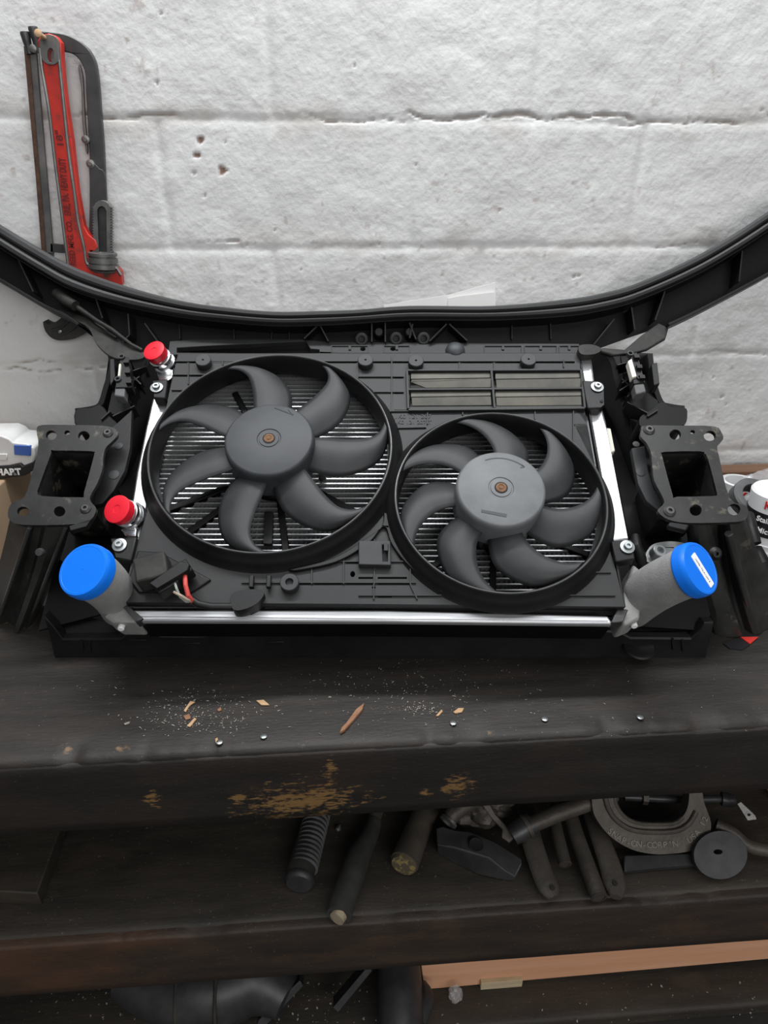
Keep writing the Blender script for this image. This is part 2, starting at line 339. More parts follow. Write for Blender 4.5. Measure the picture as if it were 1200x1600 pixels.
def wall():
    xs = np.arange(-1.25, 1.55, .0030); zs = np.arange(0.0, 2.15, .0030)
    zs = np.concatenate([np.arange(0, .85, .02), np.arange(.85, 2.0, .0030)])
    X, Z = np.meshgrid(xs, zs)
    rows = [.78, .985, 1.189, 1.389, 1.587, 1.79, 1.99]
    wob = fbm(X*9, Z*0 + 3.3, 4)*.010
    H = fbm(X*26, Z*26, 5)*.0028 + fbm(X*7, Z*7, 3)*.004 + np.abs(fbm(X*110, Z*110, 2))*.0016
    stain = np.zeros(X.shape); dist = np.full(X.shape, 9.0)
    def groove(d, wd, dep): return -dep*np.exp(-(d/wd)**2)
    for zr in rows:
        d = Z - zr - wob; H += groove(d, .0075, .0020)*(.75 + fbm(X*6, Z*0+zr*9, 2)); dist = np.minimum(dist, np.abs(d))
    vj = {1.587: [-.07, .345], 1.389: [-.277, .136, .541], 1.189: [-.10, .27, .70], .985: [-.45, .02, .45]}
    vj[1.587] = [-.09, .345, .76]; vj[1.79] = [-.3, .1, .5]
    for i, zr in enumerate(rows[:-1]):
        for xj in vj.get(zr, []):
            d = X - xj - fbm(Z*9 + xj*7, X*0 + 1.7, 3)*.012
            inside = 1/(1+np.exp(-(Z-zr)/.006))*1/(1+np.exp((Z-rows[i+1])/.006))
            H += groove(d, .008, .0026)*inside
    # open cracks along the joints: (x0, x1, z, wander, depth)
    def crack(x0, x1, z0, z1, wd, dep, s):
        t = np.clip((X-x0)/(x1-x0), 0, 1); zc = z0 + (z1-z0)*t + fbm(X*22+s, X*0+s, 5)*.020
        d = np.abs(Z-zc); on = ((X > x0) & (X < x1))*np.clip(np.minimum(X-x0, x1-X)/.02, 0, 1)
        w2 = wd*.62*(.15 + 1.5*vn(X*45+s, X*0+s*2.1))
        k = np.exp(-(d/w2)**2)*on
        return k, dep
    P = lambda x, y: (lambda p: (p.x, p.z))(WL.px(x, y))
    cr_ = [(110, 285, 184, 186, .0028, .006, 1.), (470, 640, 178, 192, .0016, .004, 5.), (630, 1000, 180, 186, .0030, .008, 9.), (960, 1160, 190, 192, .0018, .004, 13.),
           (0, 175, 578, 576, .0020, .006, 17.), (20, 95, 568, 566, .0022, .004, 23.), (1100, 1260, 552, 552, .0016, .005, 27.), (290, 400, 381, 381, .0012, .004, 31.), (1015, 1100, 383, 376, .002, .0025, 37.), (560, 640, 383, 378, .001, .003, 41.), (500, 1200, 722, 722, .001, .002, 47.)]
    for (xa, xb, ya, yb, wd, dep, s) in cr_:
        a = P(xa, ya); b = P(xb, yb); k, dp = crack(a[0], b[0], a[1], b[1], wd, dep, s); H -= k*dp; stain = np.maximum(stain, k*(.70 if wd > .0017 else .45))
    chips = np.zeros(X.shape)
    for (x, y, r) in [(347, 267, 7), (308, 243, 5), (312, 219, 6), (303, 270, 3), (553, 102, 2.5), (897, 433, 3), (905, 431, 2), (1128, 620, 4), (1135, 632, 3), (245, 128, 2), (1115, 590, 2), (252, 22, 2), (352, 222, 2), (246, 130, 2), (650, 258, 2), (1200, 180, 2), (1190, 172, 2.5), (320, 305, 2), (780, 330, 1.6), (90, 500, 1.6), (45, 630, 2), (60, 590, 1.6), (470, 420, 2), (430, 360, 1.6), (700, 280, 1.5)]:
        cx, cz = P(x, y); rr = r*.0011
        d = np.sqrt(((X-cx)/1.1)**2 + (Z-cz)**2) + fbm(X*160, Z*160, 2)*rr*1.2
        k = np.clip((rr-d)/(.35*rr), 0, 1); H -= k*.0025; chips = np.maximum(chips, k if r > 4 else k*.45)
    speck = np.clip((fbm(X*75+5, Z*75+9, 3) - .215)/.05, 0, 1)*np.clip((fbm(X*5+2, Z*5+1, 2)+.12)/.15, 0, 1)
    near = np.exp(-(dist/.030)**2); dirt = np.clip((fbm(X*13+40, Z*30+11, 4) - .04)/.16, 0, 1)*near*.62
    A = np.zeros(X.shape + (4,)); A[..., 0] = stain; A[..., 1] = np.maximum(chips, speck*.35); A[..., 2] = dirt; A[..., 3] = 1
    m = bpy.data.materials.new('painted_block_wall'); m.use_nodes = True; nt = m.node_tree; N = nt.nodes; L = nt.links; b = N['Principled BSDF']
    b.inputs['Roughness'].default_value = .5; b.inputs['Specular IOR Level'].default_value = .4
    at = N.new('ShaderNodeAttribute'); at.attribute_name = 'stain'; sp = N.new('ShaderNodeSeparateColor'); L.new(at.outputs['Color'], sp.inputs[0])
    tc = N.new('ShaderNodeTexCoord'); n = N.new('ShaderNodeTexNoise'); n.inputs['Scale'].default_value = 3; n.inputs['Detail'].default_value = 8; L.new(tc.outputs['Object'], n.inputs[0])
    r = N.new('ShaderNodeValToRGB'); r.color_ramp.elements[0].position = .3; r.color_ramp.elements[1].position = .7
    r.color_ramp.elements[0].color = (.61, .61, .605, 1); r.color_ramp.elements[1].color = (.70, .70, .695, 1); L.new(n.outputs[0], r.inputs[0]); cur = r.outputs[0]
    for ch, c in ((2, (.46, .43, .40)), (0, (.24, .18, .145)), (1, (.22, .13, .09))):
        x = N.new('ShaderNodeMix'); x.data_type = 'RGBA'; L.new(sp.outputs[ch], x.inputs[0]); L.new(cur, x.inputs[6]); x.inputs[7].default_value = (*c, 1); cur = x.outputs[2]
    L.new(cur, b.inputs['Base Color'])
    n2 = N.new('ShaderNodeTexNoise'); n2.inputs['Scale'].default_value = 160; n2.inputs['Detail'].default_value = 5; L.new(tc.outputs['Object'], n2.inputs[0])
    bp = N.new('ShaderNodeBump'); bp.inputs['Strength'].default_value = .30; bp.inputs['Distance'].default_value = .002; L.new(n2.outputs[0], bp.inputs['Height']); L.new(bp.outputs[0], b.inputs['Normal'])
    o = gridmesh('wall_back', X, WY - H, Z, m, A); tag(o, kind='structure')
wall()
f_ = MB().abox(-1.3, 1.6, -.6, 1.30, -.04, 0).build('floor', 'floor'); tag(f_, kind='structure')

# ------------------------------------------------------------------ workbench
def wp(fr, x, y): p = fr.px(x, y); return (p.x, p.y, p.z)
top_m = wood_mat('oily_bench_top', (.010, .0082, .0068), (.031, .0248, .0205), (.048, .037, .030), rough=.60, patchcol=(.17, .10, .05), cracks=[(wp(BN, 660, 1143), .006, .07), (wp(BN, 600, 1140), .005, .09), (wp(BN, 900, 1120), .005, .08), (wp(BN, 1010, 1112), .004, 1.), (wp(BN, 1060, 1108), .004, 1.5), (wp(BN, 130, 1120), .006, .2)],
    patches=[(wp(BN, 105, 1168), .02, .5), (wp(BN, 190, 1168), .018, .6), (wp(BN, 745, 1143), .02, .35), (wp(BN, 1090, 1125), .012, .6)])
beam_m = wood_mat('oily_bench_beam', (.0058, .0048, .0041), (.0155, .0120, .0096), (.030, .016, .010), patchcol=(.19, .105, .034), rough=.58, hotthr=(.50, .75),
    patches=[(wp(BF, 240, 1250), .05, 1.2), (wp(BF, 375, 1247), .035, .8), (wp(BF, 470, 1252), .11, .45), (wp(BF, 515, 1200), .05, 1.6), (wp(BF, 715, 1228), .06, .8), (wp(BF, 665, 1240), .03, 1)])
shelf_m = wood_mat('oily_shelf_wood', (.024, .0195, .0150), (.050, .041, .031), (.066, .052, .037), rough=.66)
sbeam_m = wood_mat('worn_shelf_beam', (.018, .0125, .009), (.045, .028, .018), (.085, .038, .018), rough=.62, hotthr=(.50, .72))
bench = empty('workbench', (.05, .9, 0), 'long workbench of grimy black oiled timber below the white block wall', 'workbench')
def slab(name, x0, x1, y0, y1, z0, z1, m, parent, r=.006, amp=.0016, edge=.003):
    """timber with a worn, wavy front top edge; cross-section swept along x"""
    xs = np.arange(x0, x1, .006)
    prof = [(y1, z0), (y0, z0)]
    for k in range(1, 9): prof.append((y0, z0 + (z1 - z0 - r)*k/8))
    prof += [(y0 + r*.3, z1 - r*.3), (y0 + r, z1)]
    ny = max(8, int((y1-y0)/.008))
    for k in range(1, ny + 1): prof.append((y0 + r + (y1-y0-r)*k/ny, z1))
    pr = np.array(prof); X, K = np.meshgrid(xs, np.arange(len(prof))); Y = np.repeat(pr[:, :1], len(xs), 1); Z = np.repeat(pr[:, 1:], len(xs), 1)
    n1 = fbm(X*4, (Y*30 + Z*30), 5)
    nearedge = np.exp(-(((Y-y0)**2 + (Z-z1)**2)/.02**2))
    chew = np.clip(fbm(X*24 + 9, X*0 + z1*50, 4), 0, 1)
    Z2 = Z + (np.abs(Z-z1) < 1e-6)*n1*amp - nearedge*edge*(.6 + 8*chew)*(Z > z0+.01)
    Y2 = Y + (Y <= y0 + 1e-6)*fbm(X*5, Z*40, 5)*amp*1.3 + nearedge*edge*4*chew
    o = gridmesh(name, X, Y2, Z2, m); o.parent = parent; pl = parent.location
    mv = np.empty(len(o.data.vertices)*3, np.float32); o.data.vertices.foreach_get('co', mv); mv = mv.reshape(-1, 3) - np.array(pl, np.float32); o.data.vertices.foreach_set('co', mv.ravel()); return o
slab('bench_top', -1.15, 1.45, YF + .002, WY - .03, ZB - .045, ZB, top_m, bench)
slab('front_beam', -1.15, 1.45, YF, YF + .10, .75, ZB - .008, beam_m, bench, r=.004, edge=.001)
slab('shelf_board', -1.15, 1.45, YF + .012, WY - .03, ZS - .03, ZS, shelf_m, bench, edge=.001)
slab('shelf_beam', -1.15, 1.45, YF, YF + .05, .41, ZS - .002, sbeam_m, bench, r=.004)
slab('lower_board', -1.15, 1.45, YF + .02, WY - .03, ZL - .03, ZL, shelf_m, bench, edge=.001)
for sx in (-1.05, 1.25):
    for y0 in (YF + .10, WY - .15):
        MB().abox(sx, sx + .09, y0, y0 + .09, 0, ZB - .05).build('leg', beam_m, bench, bevel=.003)
for (x, y) in [(343, 1161), (412, 1152), (708, 1131), (851, 1125), (1000, 1122)]:
    p = BN.px(x, y); MB().lathe(p, (0, 0, 1), [(.0012, -.01), (.0012, .0006), (.0042, .0010), (.0042, .0020), (.0036, .0024)], 14).build('nail_head', 'zinc', bench)

# ================================================================== RADIATOR PACK (frame PK: U right, V up the slope, W out of the pack)
W = PK.W; U = PK.U; V = PK.V
def c4(x, y): return (200 + x/2.7273, 480 + y/2.7273)
def c5(x, y): return (560 + x/2.7273, 480 + y/2.6087)
rad = empty('radiator', PK.p(0, 0, -.14), 'new aluminium radiator with dense horizontal tubes behind the two black fans', 'radiator')
# core: tubes with corrugated fins between
cu0, cu1, cv0, cv1 = -.335, .333, .012, .440
m1 = MB(); m2 = MB(); pitch = .0088; nt_ = int((cv1-cv0)/pitch)
for i in range(nt_ + 1):
    v = cv0 + i*pitch
    m1.box(PK.p((cu0+cu1)/2, v, -.052), U*(cu1-cu0)/2, V*.0009, W*.014)
    if i < nt_:
        top = []; zp = .0033; n = int((cu1-cu0)/zp)
        for k in range(n + 1): top.append((cu0 + k*zp, v + (.0012 if k % 2 else pitch - .0012)))
        hi = [PK.p(a, b, -.0405) for a, b in top]; lo = [PK.p(a, b, -.058) for a, b in top]
        m2.loft([hi, lo])
m1.build('core_tubes', 'core_tube', rad); m2.build('core_fins', 'core_fin', rad, fix=False, ang=10)
MB().box(PK.p(0, .226, -.068), U*.335, V*.215, W*.004).build('core_back', 'plastic_shaded', rad)
# side tanks
MB().pp(PK, [(238, 622), (262, 622), (262, 640), (240, 700), (234, 735), (230, 790), (216, 848), (194, 848), (203, 800), (214, 735), (226, 675)], -.012, .06).build('side_tank', 'alu', rad, bevel=.003)
MB().pp(PK, [(903, 560), (925, 559), (930, 600), (945, 650), (983, 845), (955, 848), (930, 740), (912, 640)], -.010, .055).build('side_tank', 'alu_bar', rad, bevel=.004)
MB().pp(PK, [(236, 700), (240, 700), (232, 745), (222, 730)], -.006, .012).build('tank_clip', 'alu', rad, bevel=.001)
MB().pp(PK, [(946, 668), (954, 669), (961, 705), (953, 708)], -.022, .03).build('tank_clip', 'cream', rad, bevel=.0015)
MB().pp(PK, [(252, 742), (262, 700), (268, 700), (262, 742)], -.058, .01).build('core_end_plate', 'alu', rad)

def camdir(a, b, c): return (RT*a + UP*b - FW*c).normalized()    # c towards the viewer side
def fitting(px, py, w, n, rcap, hcap, rt, lt, name, cap_label, capmat='red_cap', par=None):
    n = V3(n).normalized(); c = PK.px(px, py, w)
    t = MB(); t.lathe(c - n*(hcap), -n, [(rt*.9, -.002), (rt, 0), (rt, .004), (rt*1.16, .005), (rt*1.16, .010), (rt, .011), (rt, .017), (rt*1.22, .018), (rt*1.22, .024), (rt*.9, .025), (rt*.85, lt)], 36)
    t.build('hose_fitting', 'chrome', par)
    k = MB(); k.lathe(c - n*hcap, n, [(rcap*.9, -.001), (rcap*.97, .0), (rcap, hcap*.8), (rcap*1.03, hcap*.85), (rcap*1.02, hcap*.97), (rcap*.97, hcap), (rcap*.30, hcap*.985), (rcap*.28, hcap*.93)], 48)
    o = k.build(name, capmat); tag(o, cap_label, 'cap'); o['group'] = 'red plastic caps on the radiator fittings'; return o
fitting(240, 547, .030, camdir(-.22, .40, .88), .0172, .014, .0155, .045, 'protective_cap', 'round red plastic cap on the upper metal fitting, just under the arched beam', par=rad)
fitting(182, 795, .030, camdir(-.28, .30, .90), .0195, .014, .0170, .045, 'protective_cap', 'round red plastic cap on the lower metal fitting, above the blue cap', par=rad)
# blocks the fittings stand on
MB().pp(PK, [(243, 578), (271, 560), (270, 590), (258, 596), (247, 594)], -.005, .03).build('fitting_block', 'chrome', rad, bevel=.002)
MB().pp(PK, [(188, 826), (215, 812), (213, 838), (196, 838)], -.004, .03).build('fitting_block', 'chrome', rad, bevel=.002)

# ------------------------------------------------------------------ intercooler
ic = empty('intercooler', PK.p(0, -.02, -.16), 'silver intercooler whose bright bottom bar and grey pipes edge the fan pack', 'intercooler')
q0 = PK.uv(205, 954, -.095); q1 = PK.uv(960, 965, -.095)
MB().pp(PK, [(207, 953), (600, 953), (950, 962), (958, 975), (600, 971), (215, 970)], -.012, .012).build('bottom_bar', 'alu_bar', ic, bevel=.0025)
MB().rib(PK.px(215, 961, -.0105), PK.px(950, 968, -.0105), .003, .004, W).build('bar_ridge', 'alu_bar', ic)
def pipe(name, capc, capn, rc, base, rb, capdepth, lab, sticker=False):
    """cast elbow from base up to the capped mouth"""
    r = RT*((capc[0]-600)/FPX) + UP*((800-capc[1])/FPX) + FW; c = CAM + r*capdepth; n = V3(capn).normalized()
    b = V3(base); mid = c - n*.060
    P0 = c - n*.004; path = [b*(1-t)**2 + mid*2*t*(1-t) + P0*t*t for t in [i/12 for i in range(13)]]
    R_ = [rb + (rc*.90-rb)*min(1, i/9) for i in range(13)]
    MB().tube(path, R_, 32).build('inlet_pipe', 'cast', ic, ang=60)
    k = MB().lathe(c - n*.015, n, [(rc*.96, -.002), (rc*.995, 0), (rc*1.0, .009), (rc*.985, .013), (rc*.94, .0162), (rc*.86, .0165), (rc*.85, .0162), (0.0005, .0162)], 64, capb=False)
    o = k.build(name, 'blue_cap', None, ang=22); tag(o, lab, 'cap', 'blue plastic caps on the intercooler pipes')
    if sticker:
        X = (c + n*.02); ax = (RT*.52 - UP*.80); ax = (ax - n*ax.dot(n)).normalized(); ay = n.cross(ax)
        sl = MB(); L2 = rc*.66; H2 = .0058; pts = []
        for (sx, sy, a0) in ((1, 1, 0), (-1, 1, 90), (-1, -1, 180), (1, -1, 270)):
            for j in range(5): a = math.radians(a0 + j*22.5); pts.append((sx*(L2-.0015) + .0015*math.cos(a), sy*(H2-.0015) + .0015*math.sin(a)))
        fr = Fr(c + n*.0014 + ax*.003, ax, ay); s_ = sl.prism(fr, [pts], .0004, -.0002).build('sticker', 'sticker', o)
        text('sticker_text', '144706 / TC-4 / LOT 8', 'letter', o, fr.p(0, -.0008, .0005), ax, ay, .0036, .0001)
    return o
pipe('protective_cap', (130, 890), camdir(-.26, .40, .88), .0350, PK.px(188, 950, -.085), .027, .835, 'blue plastic cap on the left grey pipe, plain and unmarked')
pipe('protective_cap', (1094, 888), camdir(.55, .33, .77), .0345, PK.px(985, 948, -.085), .031, .835, 'blue plastic cap on the right grey pipe, with a narrow white sticker', True)
MB().pp(PK, [(186, 944), (207, 952), (216, 972), (176, 972), (160, 962)], -.018, .05).build('end_tank', 'cast', ic, bevel=.004)
MB().pp(PK, [(978, 915), (990, 880), (1006, 895), (1000, 968), (975, 978), (968, 960)], -.018, .05).build('end_tank', 'cast', ic, bevel=.004)
MB().pp(PK, [(965, 950), (982, 952), (974, 972), (955, 973)], -.008, .02).build('bar_bracket', 'dark_steel', ic, bevel=.0015)
MB().pp(PK, [(190, 946), (200, 946), (224, 966), (212, 972)], -.008, .02).build('bar_bracket', 'dark_steel', ic, bevel=.0015)
for (x, y) in ((190, 979), (990, 975)):
    p = PK.px(x, y, -.03); MB().lathe(p, V*-1 + W*.3, [(.0045, -.02), (.0045, .004), (.0035, .005)], 18).build('mounting_pin', 'sticker', ic)
MB().pp(PK, [(207, 955), (958, 966), (958, 974), (600, 970), (215, 970)], -.026, .06).build('cooler_core', 'plastic_shaded', ic)
# flange with socket screw beside the right pipe
fl = MB().pp(PK, cr([(1008, 870), (1018, 852), (1040, 846), (1062, 847), (1073, 852), (1066, 868), (1045, 868), (1030, 880), (1012, 878)], 5, True), -.020, .012, [circ(1034, 862, 8, 7, 16)]).build('port_flange', 'alu', ic, bevel=.0015)
MB().pp(PK, cr([(1003, 875), (1010, 862), (1030, 878), (1050, 872), (1050, 885), (1012, 895)], 5, True), -.030, .03).build('port_gasket', 'hole_black', ic, bevel=.002)
p = PK.px(1022, 868, -.018); n = camdir(.12, .45, .88); MB().lathe(p, n, [(.0055, -.015), (.0055, .004), (.0095, .004), (.0095, .018), (.0085, .019), (.005, .019), (.005, .012)], 24).build('socket_screw', 'zinc', fl)
MB().tube([PK.px(993, 838, -.02), PK.px(994, 855, -.015), PK.px(1001, 872, -.02), PK.px(1006, 888, -.03)], [.006, .008, .008, .006], 12).build('hose_end', 'plastic', ic)

# ------------------------------------------------------------------ fan shroud
shr = empty('fan_shroud', PK.p(0, 0, -.03), 'black plastic twin fan shroud with two seven-blade cooling fans in front of the radiator', 'fan shroud')
BC = (-.157, .239); BR = .175; SCc = (.171, .1515); SR = .1455
outline = [(279, 553), (500, 553), (905, 552), (908, 600), (916, 660), (930, 730), (949, 846), (963, 894), (976, 948), (600, 944), (197, 941), (200, 900), (214, 850), (230, 800), (240, 720), (262, 627)]
ouv = [PK.uv(x, y, 0) for x, y in outline]
def ring(c, r, n=72): return [(c[0] + r*math.cos(2*math.pi*k/n), c[1] + r*math.sin(2*math.pi*k/n)) for k in range(n)]
holes = [ring(BC, BR + .004), ring(SCc, SR + .004)]
inb = lambda u, v: (math.hypot(u-BC[0], v-BC[1]) > BR + .022) and (math.hypot(u-SCc[0], v-SCc[1]) > SR + .020)
slots = [(512, 556, 566), (562, 609, 566), (616, 714, 566), (722, 768, 566), (776, 877, 566), (885, 898, 566), (562, 609, 590), (616, 629, 590), (586, 609, 614), (616, 629, 614), (276, 291, 566), (297, 306, 566), (273, 291, 587), (298, 316, 587), (270, 288, 611),
         (616, 664, 642), (672, 719, 642), (727, 742, 642), (850, 892, 642), (900, 914, 642), (624, 664, 668), (897, 918, 664), (628, 634, 695), (908, 954, 896), (888, 960, 932), (541, 583, 879), (560, 583, 903), (590, 636, 903), (590, 612, 932), (620, 690, 932), (491, 533, 912), (541, 583, 912), (458, 484, 912), (590, 640, 912), (590, 640, 879)]
for (xa, xb, y) in slots:
    a = PK.uv(xa, y-1.6); b = PK.uv(xb, y-1.6); c = PK.uv(xb, y+1.6); d = PK.uv(xa, y+1.6)
    if all(inb(*q) for q in (a, b, c, d)): holes.append([a, b, c, d])
lv = [PK.uv(x, y) for x, y in [(640, 580), (905, 580), (911, 634), (640, 636)]]; holes.append(lv)
for (x, y) in [(551, 897), (584, 918)]: holes.append([PK.uv(*q) for q in circ(x, y, 4 if y < 900 else 3.4, 5 if y < 900 else 2, 8)])
MB().prism(PK, [ouv] + holes, 0, -.010).build('shroud_plate', 'shroud', shr, bevel=.0008, seg=1)
bk = [ring(BC, BR + .006), ring(SCc, SR + .006)]
ins = [(283, 556), (900, 556), (914, 690), (945, 850), (970, 942), (205, 936), (212, 880), (236, 790), (262, 640)]
MB().prism(PK, [[PK.uv(x, y, -.013) for x, y in ins]] + bk, -.014, -.016).build('shroud_back_layer', 'plastic_shaded', shr)
sk = MB()
for (a, b) in (((197, 941), (976, 948)), ((905, 552), (976, 948)), ((279, 553), (905, 552)), ((279, 553), (262, 627)), ((200, 900), (197, 941))):
    sk.rib(PK.px(*a, -.001), PK.px(*b, -.001), .0035, .011, W)
sk.build('shroud_skirt', 'plastic', shr, bevel=.001)
for c, r, k in ((BC, BR, 1), (SCc, SR, .9)):
    prof = [(r+.019, .0), (r+.016, .003), (r+.0125, .010), (r+.009, .0165), (r+.0065, .0185), (r+.0045, .0235), (r+.0025, .026), (r-.0005, .026), (r-.0025, .022), (r-.0030, .006), (r-.0032, .0), (r-.0040, -.013), (r-.003, -.014), (r+.002, -.012), (r+.003, -.004)]
    MB().lathe(PK.p(*c, 0), W, prof, 128, wrap=True).build('fan_ring', 'plastic', shr, ang=50)
    MB().tube([PK.p(c[0] + (r+.001)*math.cos(2*math.pi*i/120), c[1] + (r+.001)*math.sin(2*math.pi*i/120), .0262) for i in range(121)], .0011, 6).build('ring_lip_highlight', 'lip', shr)  # thin bead added to draw the bright highlight along the worn lip
# standing ribs of the grid
rb = MB()
for (xa, ya, xb, yb) in [(559, 566, 559, 600), (612, 555, 612, 642), (718, 566, 718, 578), (772, 566, 772, 578), (881, 561, 881, 573), (836, 642, 836, 655), (896, 640, 896, 690), (668, 642, 668, 662), (723, 640, 723, 648), (294, 566, 294, 600), (348, 562, 348, 570), (487, 888, 487, 912), (537, 872, 537, 912), (585, 842, 585, 912), (584, 912, 584, 936), (641, 884, 641, 912), (641, 912, 652, 936), (377, 912, 650, 912), (508, 566, 898, 566), (559, 590, 631, 590), (583, 614, 631, 614), (610, 642, 735, 641), (622, 668, 666, 667), (512, 879, 560, 879), (610, 879, 646, 879), (560, 932, 690, 932), (273, 566, 312, 566), (270, 587, 318, 587), (268, 611, 290, 611), (888, 932, 962, 932), (906, 896, 955, 896)]:
    rb.rib(PK.px(xa, ya - 2.2 if ya == yb else ya, .0028), PK.px(xb, yb - 2.2 if ya == yb else yb, .0028), .0016, .003, W)
rb.build('stiffening_ribs', 'shroud', shr)
# web between the rings and the triangle rim
MB().pp(PK, cr([(600, 800), (596, 822), (570, 842), (520, 872), (450, 890)], 6) + cr([(452, 893), (524, 878), (576, 848), (600, 822), (612, 850), (640, 885), (690, 925)], 6)[1:] + cr([(695, 922), (650, 880), (622, 842), (612, 805)], 6), .006, .008).build('ring_web', 'plastic', shr, bevel=.001)
# top lip
MB().pp(PK, [(265, 533), (300, 530), (470, 530), (512, 534), (905, 537), (909, 553), (500, 556), (262, 554)], -.006, .010, [[(276, 543), (330, 540), (478, 533), (485, 545), (499, 546), (499, 553), (430, 552), (276, 551)], circ(567, 545, 4, 3.2, 8), circ(614, 545, 4, 3.2, 8)]).build('top_lip', 'shroud', shr, bevel=.0008)
for (xa, xb) in ((518, 575), (600, 640), (757, 815), (820, 870), (874, 905)):
    t = MB(); a = [(xa, 540), (xb, 540), (xb, 551), (xa, 551)]
    for i in range(4): t.rib(PK.px(*a[i], -.004), PK.px(*a[(i+1) % 4], -.004), .0012, .003, W)
    x = (xa+xb)/2; t.rib(PK.px(x, 540, -.004), PK.px(x, 546, -.004), .004, .003, W); t.build('lip_pocket', 'shroud', shr)
p = PK.px(711, 546, -.006); MB().lathe(p - V*.004, W, [(.017, -.002), (.015, .006), (.010, .0105), (.004, .0125)], 28).build('ball_socket', 'hub', shr)
for (x, y, kk) in [(317, 562, 0), (571, 562, 0), (650, 563, 0), (826, 561, 0), (452, 909, 1)]:
    p = PK.px(x, y, .012); r = .0125
    prof = [(r*.92, -.012), (r, -.010), (r, -.001), (r*.93, 0)] + ([(.0055, 0), (.0050, -.006)] if kk else [(.0018, 0), (.0018, -.003)])
    MB().lathe(p, W, prof, 32).build('rubber_buffer', 'fan', shr)
# louvers
lf = MB()
for (xa, ya, xb, yb) in [(636, 578, 908, 577), (636, 578, 638, 638), (638, 640, 914, 637), (908, 577, 914, 637), (768, 578, 773, 637), (637, 608, 910, 606)]: lf.rib(PK.px(xa, ya, .006), PK.px(xb, yb, .006), .004, .014, W)
lo = lf.build('louver_frame', 'shroud', shr, bevel=.0006, seg=1)
for (xa, xb) in ((643, 767), (775, 905)):
    for (y0, s) in ((582, 0), (610, 1)):
        e = 3 if xb > 800 else 0
        pts = [(xa, y0 + 11), (xb + e, y0 + 9), (xb + e + 1, y0 + 23), (xa + (22 if (s == 0 and xa < 700) else 1), y0 + 24)]
        if s == 0 and xa < 700: pts.insert(3 + 1, (xa - 1, y0 + 15))
        a = [PK.px(*q, .0015) for q in pts[:2]]; h = MB()
        fr = PK; top = [PK.px(x, y, .0055 if i < 2 else .001) for i, (x, y) in enumerate(pts)]; bot = [q - W*.0022 for q in top]
        n_ = len(top); h.add(top + bot, [tuple(range(n_)), tuple(range(2*n_-1, n_-1, -1))] + [(i, i+n_, (i+1) % n_ + n_, (i+1) % n_) for i in range(n_)]); h.build('louver_flap', 'louver', shr, bevel=.0004, seg=1)
        MB().pp(PK, [(xa - 1, y0 + 1), (xb + e, y0), (xb + e, y0 + 8), (xa - 1, y0 + 10)], .001, .004).build('louver_flap', 'louver', shr, bevel=.0004, seg=1)
MB().pp(PK, [(641, 581), (905, 581), (910, 634), (641, 636)], -.008, .003).build('louver_pan', 'plastic_shaded', shr)
# part number
text('part_number', '1K0 121 207', 'fan', shr, PK.px(645, 651, .0006), U, V, .011, .0004)
text('part_number', '1K0 121 207 T', 'fan', shr, PK.px(645, 660, .0006), U, V, .0095, .0004)
# clip window, lower
MB().pp(PK, [(560, 845), (610, 845), (611, 883), (560, 882)], .010, .012, [[(597, 851), (606, 851), (606, 877), (598, 877)]]).build('clip_housing', 'fan', shr, bevel=.0012)
MB().pp(PK, [(600, 848), (606, 848), (606, 860), (600, 860)], .012, .004).build('clip_tongue', 'shroud', shr)
# lug ears with washers-screws
for (pts, sx, sy) in (([(238, 594), (262, 592), (258, 622), (240, 622)], 245, 606), ([(910, 594), (938, 595), (944, 600), (945, 632), (938, 638), (918, 638)], 933, 605), ([(172, 840), (214, 838), (205, 876), (180, 872)], 187, 852), ([(955, 845), (988, 842), (993, 874), (962, 878)], 980, 855)):
    MB().pp(PK, pts, .008, .018).build('mounting_ear', 'plastic', shr, bevel=.002)
    p = PK.px(sx, sy, .009); MB().lathe(p, W, [(.0098, 0), (.0098, .0016), (.0060, .0022), (.0055, .0060), (.0048, .0066), (.0026, .0066), (.0024, .0040)], 26).build('screw', 'zinc', shr)
MB().lathe(PK.px(940, 627, .0085), W, [(.0026, -.001), (.0026, .0008), (.0014, .0010)], 12).build('ear_hole_shade', 'hole_black', shr)  # black disc paints the shade inside the ear hole
